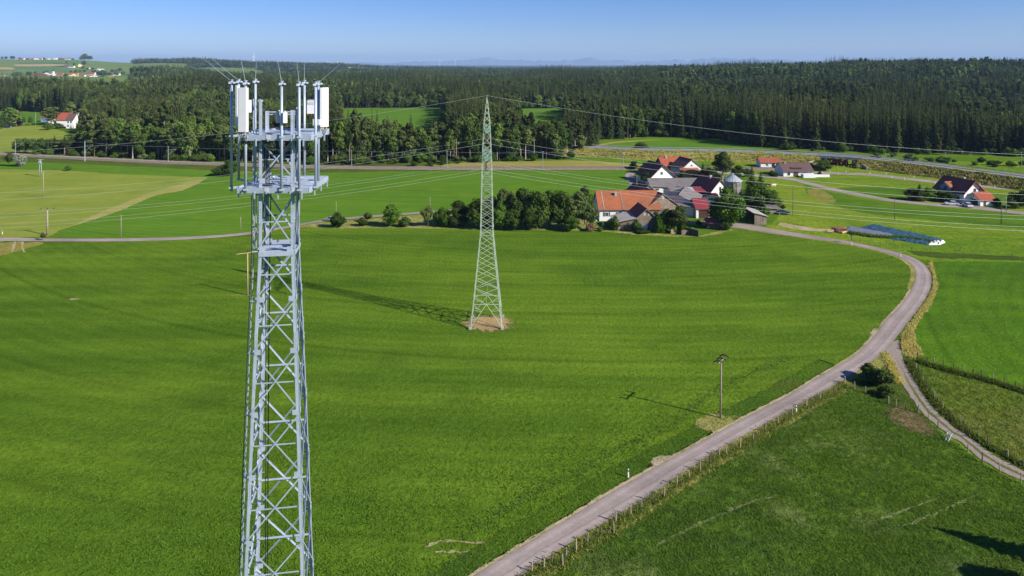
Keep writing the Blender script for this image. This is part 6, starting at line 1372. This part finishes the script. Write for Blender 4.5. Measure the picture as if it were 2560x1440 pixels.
LB = {('spr', 1): ('spruce_tree', 'dark spruce at the front of the wood behind the railway', 'spruces at the edge of the wood behind the railway'), ('pin', 1): ('pine_tree', 'pine with a bare trunk and high crown in the wood behind the railway', 'pines at the edge of the wood behind the railway'),
      ('oak', 1): ('broadleaf_tree', 'leafy tree at the front of the wood behind the railway', 'leafy trees at the edge of the wood behind the railway'), ('spr', 2): ('spruce_tree', 'tall dark spruce at the front of the big wood behind the highway', 'spruces at the front of the big wood'),
      ('pin', 2): ('pine_tree', 'pine at the front of the big wood behind the highway', 'pines at the front of the big wood'), ('oak', 2): ('broadleaf_tree', 'leafy tree at the front of the big wood behind the highway', 'leafy trees at the front of the big wood')}
for r in front:
    x, y, sp, h, wd, dp, w = r; k = 'c' if sp[:3] == 'spr' else 'b'
    if cnt[k] < (290 if k == 'c' else 290):
        cnt[k] += 1; nm, lab, grp = LB[('oak' if sp[:3] == 'bir' else sp[:3], min(w, 2))]
        tree(sp, Vector((x, y, terrain(x, y))), h, wd, nm, lab, 'tree', grp)
    else: rest.append(r)
print('edge trees', cnt, 'mass', len(mass) + len(rest))
# undergrowth shrubs along the wood edges
nsh = 0
for i in range(150):
    u = rng.uniform(120, 2560); v = interp(FRONT, u) + rng.uniform(-3, 5)
    if 1486 < u < 1500 or (1486 < u < 1900 and v > interp(FRONT, u) + 1): v = interp(FRONT, u) - 1
    g = P(u, v); s = g.y / F; hh_ = rng.uniform(1.5, 5.0); kk = rng.integers(4)
    tree(['bush0', 'bush1', 'orch0', 'bush1'][kk], g, hh_, hh_ * rng.uniform(1.0, 1.7), 'shrub', 'low shrub in the undergrowth along the wood edges', 'bush', 'shrubs along the wood edges')
for i in range(70):      # scrub between railway and wood, and behind the highway
    if i < 36: u = rng.uniform(820, 1150); v = rng.uniform(396, 416)
    else: u = rng.uniform(2180, 2560); v = interp([(2180, 393), (2560, 420)], u) + rng.uniform(-8, 3)
    g = P(u, v); hh_ = rng.uniform(.8, 2.6); tree(['bush0', 'orch0', 'bush1'][i % 3], g, hh_, hh_ * 1.8, 'shrub', 'small loose shrub in the ' + ('scrub between railway and wood' if i < 36 else 'strip behind the highway'), 'bush', 'scrub behind the railway' if i < 36 else 'scrub behind the highway')

# low poly crowns for the mass
def lowpoly(key, base, n):
    cm, tm, ph, pw = PROTO[base]; return cm
keys = ['spruce0', 'spruce1', 'spruce2', 'oak0', 'oak1', 'oak2', 'pine2']
conifer('fs0', 24, 7.0, 'spruce', tiers=11, per=7, size=2.0, droop=.4); conifer('fs1', 24, 6.4, 'spruce', tiers=12, per=6, size=1.9, droop=.5)
broad('fo0', 17, 10, 260, 2.1, 'leaf', 'bark', .2, 10, ragged=.3); broad('fo1', 17, 9, 240, 2.0, 'leaf_olive', 'bark', .2, 9, ragged=.3); broad('fo2', 17, 10, 240, 2.1, 'leaf', 'bark', .2, 8, ragged=.3)
keys += ['fs0', 'fs1', 'fo0', 'fo1', 'fo2']; idx = {k: i for i, k in enumerate(sorted(keys))}
pcol = bpy.data.collections.new('tree_kinds')
for k in sorted(keys):
    cm, tm, ph, pw = PROTO[k]; me = cm.copy(); bm = bmesh.new(); bm.from_mesh(cm); n0 = len(bm.faces)
    if not k.startswith('f'): bm.from_mesh(tm)
    bm.faces.ensure_lookup_table()
    for f in bm.faces[n0:]: f.material_index = 1
    bm.to_mesh(me); bm.free()
    if len(me.materials) < 2: me.materials.append(tm.materials[0])
    o = bpy.data.objects.new('kind_%02d' % idx[k], me); pcol.objects.link(o)
def wood(name, recs, label):
    n = len(recs); me = bpy.data.meshes.new(name); me.vertices.add(n)
    me.vertices.foreach_set('co', np.array([(r[0], r[1], terrain(r[0], r[1]) - .3) for r in recs], dtype=np.float32).ravel())
    ki, sc, ro = [], [], []
    for (x, y, sp, h, wd, dp, w) in recs:
        k = sp
        if y > 1000: k = {'s': 'fs0', 'o': 'fo0', 'p': 'fo1', 'b': 'fo1'}[sp[0]]; k = k[:2] + str(rng.integers(2 if k[1] == 's' else 3))
        if k not in idx: k = {'spruce3': 'spruce2', 'pine0': 'pine2', 'pine1': 'pine2', 'birch0': 'oak2'}.get(k, 'oak0')
        ki.append(idx[k]); sc.append((wd / PROTO[k][3], wd / PROTO[k][3], h / PROTO[k][2])); ro.append((rng.normal() * .02, rng.normal() * .02, rng.uniform(0, 6.28)))
    for nm, ty, dat in (('kind_id', 'INT', ki), ('siz', 'FLOAT_VECTOR', sc), ('rot', 'FLOAT_VECTOR', ro)):
        at = me.attributes.new(nm, ty, 'POINT'); at.data.foreach_set('value' if ty == 'INT' else 'vector', np.array(dat, dtype=np.int32 if ty == 'INT' else np.float32).ravel())
    o = link(name, me); tag(o, label, 'forest', None, 'stuff')
    ng = bpy.data.node_groups.new(name, 'GeometryNodeTree'); ng.interface.new_socket('Geometry', in_out='INPUT', socket_type='NodeSocketGeometry'); ng.interface.new_socket('Geometry', in_out='OUTPUT', socket_type='NodeSocketGeometry')
    N = ng.nodes; i = N.new('NodeGroupInput'); ou = N.new('NodeGroupOutput'); ip = N.new('GeometryNodeInstanceOnPoints'); ci = N.new('GeometryNodeCollectionInfo'); ci.inputs['Collection'].default_value = pcol; ci.inputs['Separate Children'].default_value = True; ci.inputs['Reset Children'].default_value = True
    mp = N.new('GeometryNodeMeshToPoints'); ip.inputs['Pick Instance'].default_value = True
    def at(nm, ty): a = N.new('GeometryNodeInputNamedAttribute'); a.data_type = ty; a.inputs[0].default_value = nm; return a.outputs[0]
    L_ = ng.links.new; L_(i.outputs[0], mp.inputs[0]); L_(mp.outputs[0], ip.inputs['Points']); L_(ci.outputs[0], ip.inputs['Instance']); L_(at('kind_id', 'INT'), ip.inputs['Instance Index']); L_(at('rot', 'FLOAT_VECTOR'), ip.inputs['Rotation']); L_(at('siz', 'FLOAT_VECTOR'), ip.inputs['Scale']); L_(ip.outputs[0], ou.inputs[0])
    m = o.modifiers.new('trees', 'NODES'); m.node_group = ng
wood('forest', [r for r in rest + mass if r[1] < 1300 and r[0] < 0], 'dense mixed wood behind the front trees on the left half')
wood('forest', [r for r in rest + mass if r[1] < 1300 and r[0] >= 0], 'dense spruce wood behind the front trees on the right half')
wood('forest', [r for r in mass if r[1] >= 1300], 'far woods covering the hills up to the horizon')

# ------------------------------------------------------------------ grass that stands up
def blades(name, n, sampler, hmin, hmax, wdt, mat, label, lean=.35):
    C = np.array([sampler() for _ in range(n)]); h = rng.uniform(hmin, hmax, n)[:, None]; a = rng.uniform(0, 6.28, n); X = np.stack([np.cos(a), np.sin(a), 0 * a], 1) * (wdt * rng.uniform(.5, 1.3, n))[:, None] / 2
    b_ = rng.normal(size=(n, 2)) * lean; Up = np.concatenate([b_, np.ones((n, 1))], 1) * h
    V = np.stack([C - X, C + X, C + X * .45 + Up, C - X * .45 + Up], 1); me = quads_mesh(name, V, M[mat]); o = link(name, me); tag(o, label, 'grass', None, 'stuff')
def along_s(pts, spread, z=.02):
    p = resample(spline([P(*q) for q in pts], 8), 200)
    def f():
        i = rng.integers(199); q = p[i].lerp(p[i + 1], rng.random()); return (q.x + rng.normal() * spread, q.y + rng.normal() * spread, z)
    return f
def CR():
    f = CR.__dict__.setdefault('f', poly_s([(-60, 1500), (-60, 800), (900, 800), (1700, 860), (2120, 875), (1950, 985), (1700, 1125), (1360, 1328), (1150, 1460)]))
    return f()
def poly_s(px, z=.01):
    q = [P(*p) for p in px]; xs = [p.x for p in q]; ys = [p.y for p in q]
    def inside(x, y):
        c = False; j = len(q) - 1
        for i in range(len(q)):
            if (q[i].y > y) != (q[j].y > y) and x < (q[j].x - q[i].x) * (y - q[i].y) / (q[j].y - q[i].y) + q[i].x: c = not c
            j = i
        return c
    def f():
        while 1:
            x, y = rng.uniform(min(xs), max(xs)), rng.uniform(min(ys), max(ys))
            if inside(x, y) and noise.noise(Vector((x / 5, y / 5, 0))) + noise.noise(Vector((x / 1.2, y / 1.2, 4))) * .7 > rng.uniform(-.7, .5): return (x, y, z)
    return f
blades('dry_grass', 4500, poly_s([(2330, 655), (2342, 700), (2338, 740), (2300, 800), (2284, 830), (2292, 862), (2312, 890), (2290, 900), (2262, 893), (2252, 865), (2256, 838), (2282, 800), (2312, 760), (2331, 725), (2334, 690), (2320, 665)]), .15, .5, .14, 'drygrass', 'tall straw coloured grass along the outside of the road bend')
blades('dry_grass', 1800, along_s([(2212, 886), (2228, 916), (2250, 960)], .35), .1, .4, .12, 'drygrass', 'straw grass on the inner edge of the gravel track')
blades('verge_grass', 6000, along_s(f1, .45), .1, .35, .09, 'tuft', 'tall green grass under the fence beside the road')
blades('verge_grass', 3500, along_s(f1, .5), .12, .4, .08, 'drygrass', 'yellow grass under the fence beside the road')
blades('ditch_grass', 3500, along_s([(2296, 905), (2340, 918), (2400, 935), (2470, 952), (2570, 985)], .35), .15, .45, .14, 'ditch', 'dark overgrown strip above the olive paddock')
blades('ditch_grass', 4000, along_s([(2272, 905), (2310, 968), (2345, 1015), (2390, 1058), (2440, 1095), (2500, 1132), (2570, 1172)], .35), .15, .45, .14, 'ditch', 'dark grass bank between the gravel track and the paddock')
blades('meadow_tufts', 60000, poly_s([(1316, 1442), (1450, 1350), (1722, 1180), (1954, 1048), (2077, 975), (2141, 945), (2200, 960), (2268, 992), (2345, 1078), (2456, 1160), (2560, 1214), (2640, 1300), (2640, 1480), (1300, 1480)]), .05, .17, .085, 'tuft', 'tussocky meadow grass in the lower right corner', 1.1)
blades('crop_tufts', 42000, (lambda g: lambda: g(g))(lambda g: next(p for p in iter(lambda: CR(), None) if rng.random() < min(1, max(0, (112 - p[1]) / 55)) ** 1.5)), .04, .13, .15, 'crop_blade', 'young green crop standing in the near field', 1.3)
blades('weeds', 1500, along_s([(1180, 1325), (1290, 1258), (1360, 1215), (1430, 1188), (1516, 1142), (1600, 1100), (1700, 1045), (1770, 990), (1850, 945), (1980, 895)], .55), .06, .2, .14, 'weed', 'line of weeds along the edge of the big field', .9)
blades('weeds', 2500, along_s([(2100, 578), (2180, 592), (2260, 596), (2320, 604), (2340, 610)], .5), .2, .7, .3, 'tuft', 'weeds growing in the gap between the two silage clamps')
blades('bank_grass', 2500, lambda: (lambda i, o: (hp[i].x + hN[i].x * o, hp[i].y + hN[i].y * o, max(0, 3.9 + (o + 4.6) * .6) if o > -11 else 0))(int(rng.integers(g1 if rng.random() < .6 else 0, 399) if rng.random() < .7 else rng.integers(0, g0)), rng.uniform(-11, -5)), .3, .8, .6, 'drygrass', 'dry tall grass on the slope of the highway embankment')

# ------------------------------------------------------------------ air, sky, sun, camera
hz = MB(); hz.box((0, 13000, 229.5), (64000, 50000, 461)); 
t = bpy.data.materials.new('air_haze'); t.use_nodes = True; nt = t.node_tree; nt.nodes.clear(); ou = nt.nodes.new('ShaderNodeOutputMaterial'); pv = nt.nodes.new('ShaderNodeVolumePrincipled')
pv.inputs['Density'].default_value = 5.2e-5; pv.inputs['Color'].default_value = (.45, .68, 1.0, 1); pv.inputs['Anisotropy'].default_value = .0; nt.links.new(pv.outputs[0], ou.inputs['Volume'])
o = hz.build('haze', t); tag(o, kind='stuff')
w = bpy.data.worlds.new('World'); SC.world = w; w.use_nodes = True; nt = w.node_tree; bg = nt.nodes['Background']
sk = nt.nodes.new('ShaderNodeTexSky'); sk.sky_type = 'NISHITA'; sk.sun_disc = False; sk.sun_elevation = R(31); sk.sun_rotation = math.atan2(.877, -.48); sk.altitude = 1200; sk.air_density = 1.0; sk.dust_density = .15; sk.ozone_density = 4.5
hs = nt.nodes.new('ShaderNodeHueSaturation'); hs.inputs['Saturation'].default_value = 1.2; nt.links.new(sk.outputs[0], hs.inputs['Color']); mt = nt.nodes.new('ShaderNodeMix'); mt.data_type = 'RGBA'; mt.blend_type = 'MULTIPLY'; mt.inputs[0].default_value = 1; mt.inputs[7].default_value = (.84, .88, 1.22, 1); nt.links.new(hs.outputs[0], mt.inputs[6]); nt.links.new(mt.outputs[2], bg.inputs[0]); bg.inputs[1].default_value = .065
ld = bpy.data.lights.new('sun', 'SUN'); ld.energy = 5.0; ld.angle = R(.53); ld.color = (1.0, .93, .82); lo = bpy.data.objects.new('sun', ld); COL.objects.link(lo)
lo.rotation_euler = Vector((.877 * math.cos(R(31)), -.48 * math.cos(R(31)), math.sin(R(31)))).to_track_quat('Z', 'Y').to_euler()
cd = bpy.data.cameras.new('camera'); cd.lens = 36 * F / 2560; cd.sensor_width = 36; cd.shift_y = -(720 - HZ) / 2560; cd.clip_start = .5; cd.clip_end = 60000
co = bpy.data.objects.new('camera', cd); COL.objects.link(co); co.location = (0, 0, H); co.rotation_euler = (R(90), 0, 0); SC.camera = co
SC.render.engine = 'CYCLES'; SC.view_settings.view_transform = 'Standard'; SC.view_settings.look = 'None'; SC.view_settings.exposure = .65; SC.view_settings.gamma = 1
cy = SC.cycles; cy.use_denoising = True; cy.denoiser = 'OPENIMAGEDENOISE'; cy.max_bounces = 4; cy.diffuse_bounces = 2; cy.glossy_bounces = 2; cy.transmission_bounces = 2; cy.volume_bounces = 0; cy.transparent_max_bounces = 4; cy.caustics_reflective = False; cy.caustics_refractive = False
SC.render.resolution_x = 1024; SC.render.resolution_y = 576
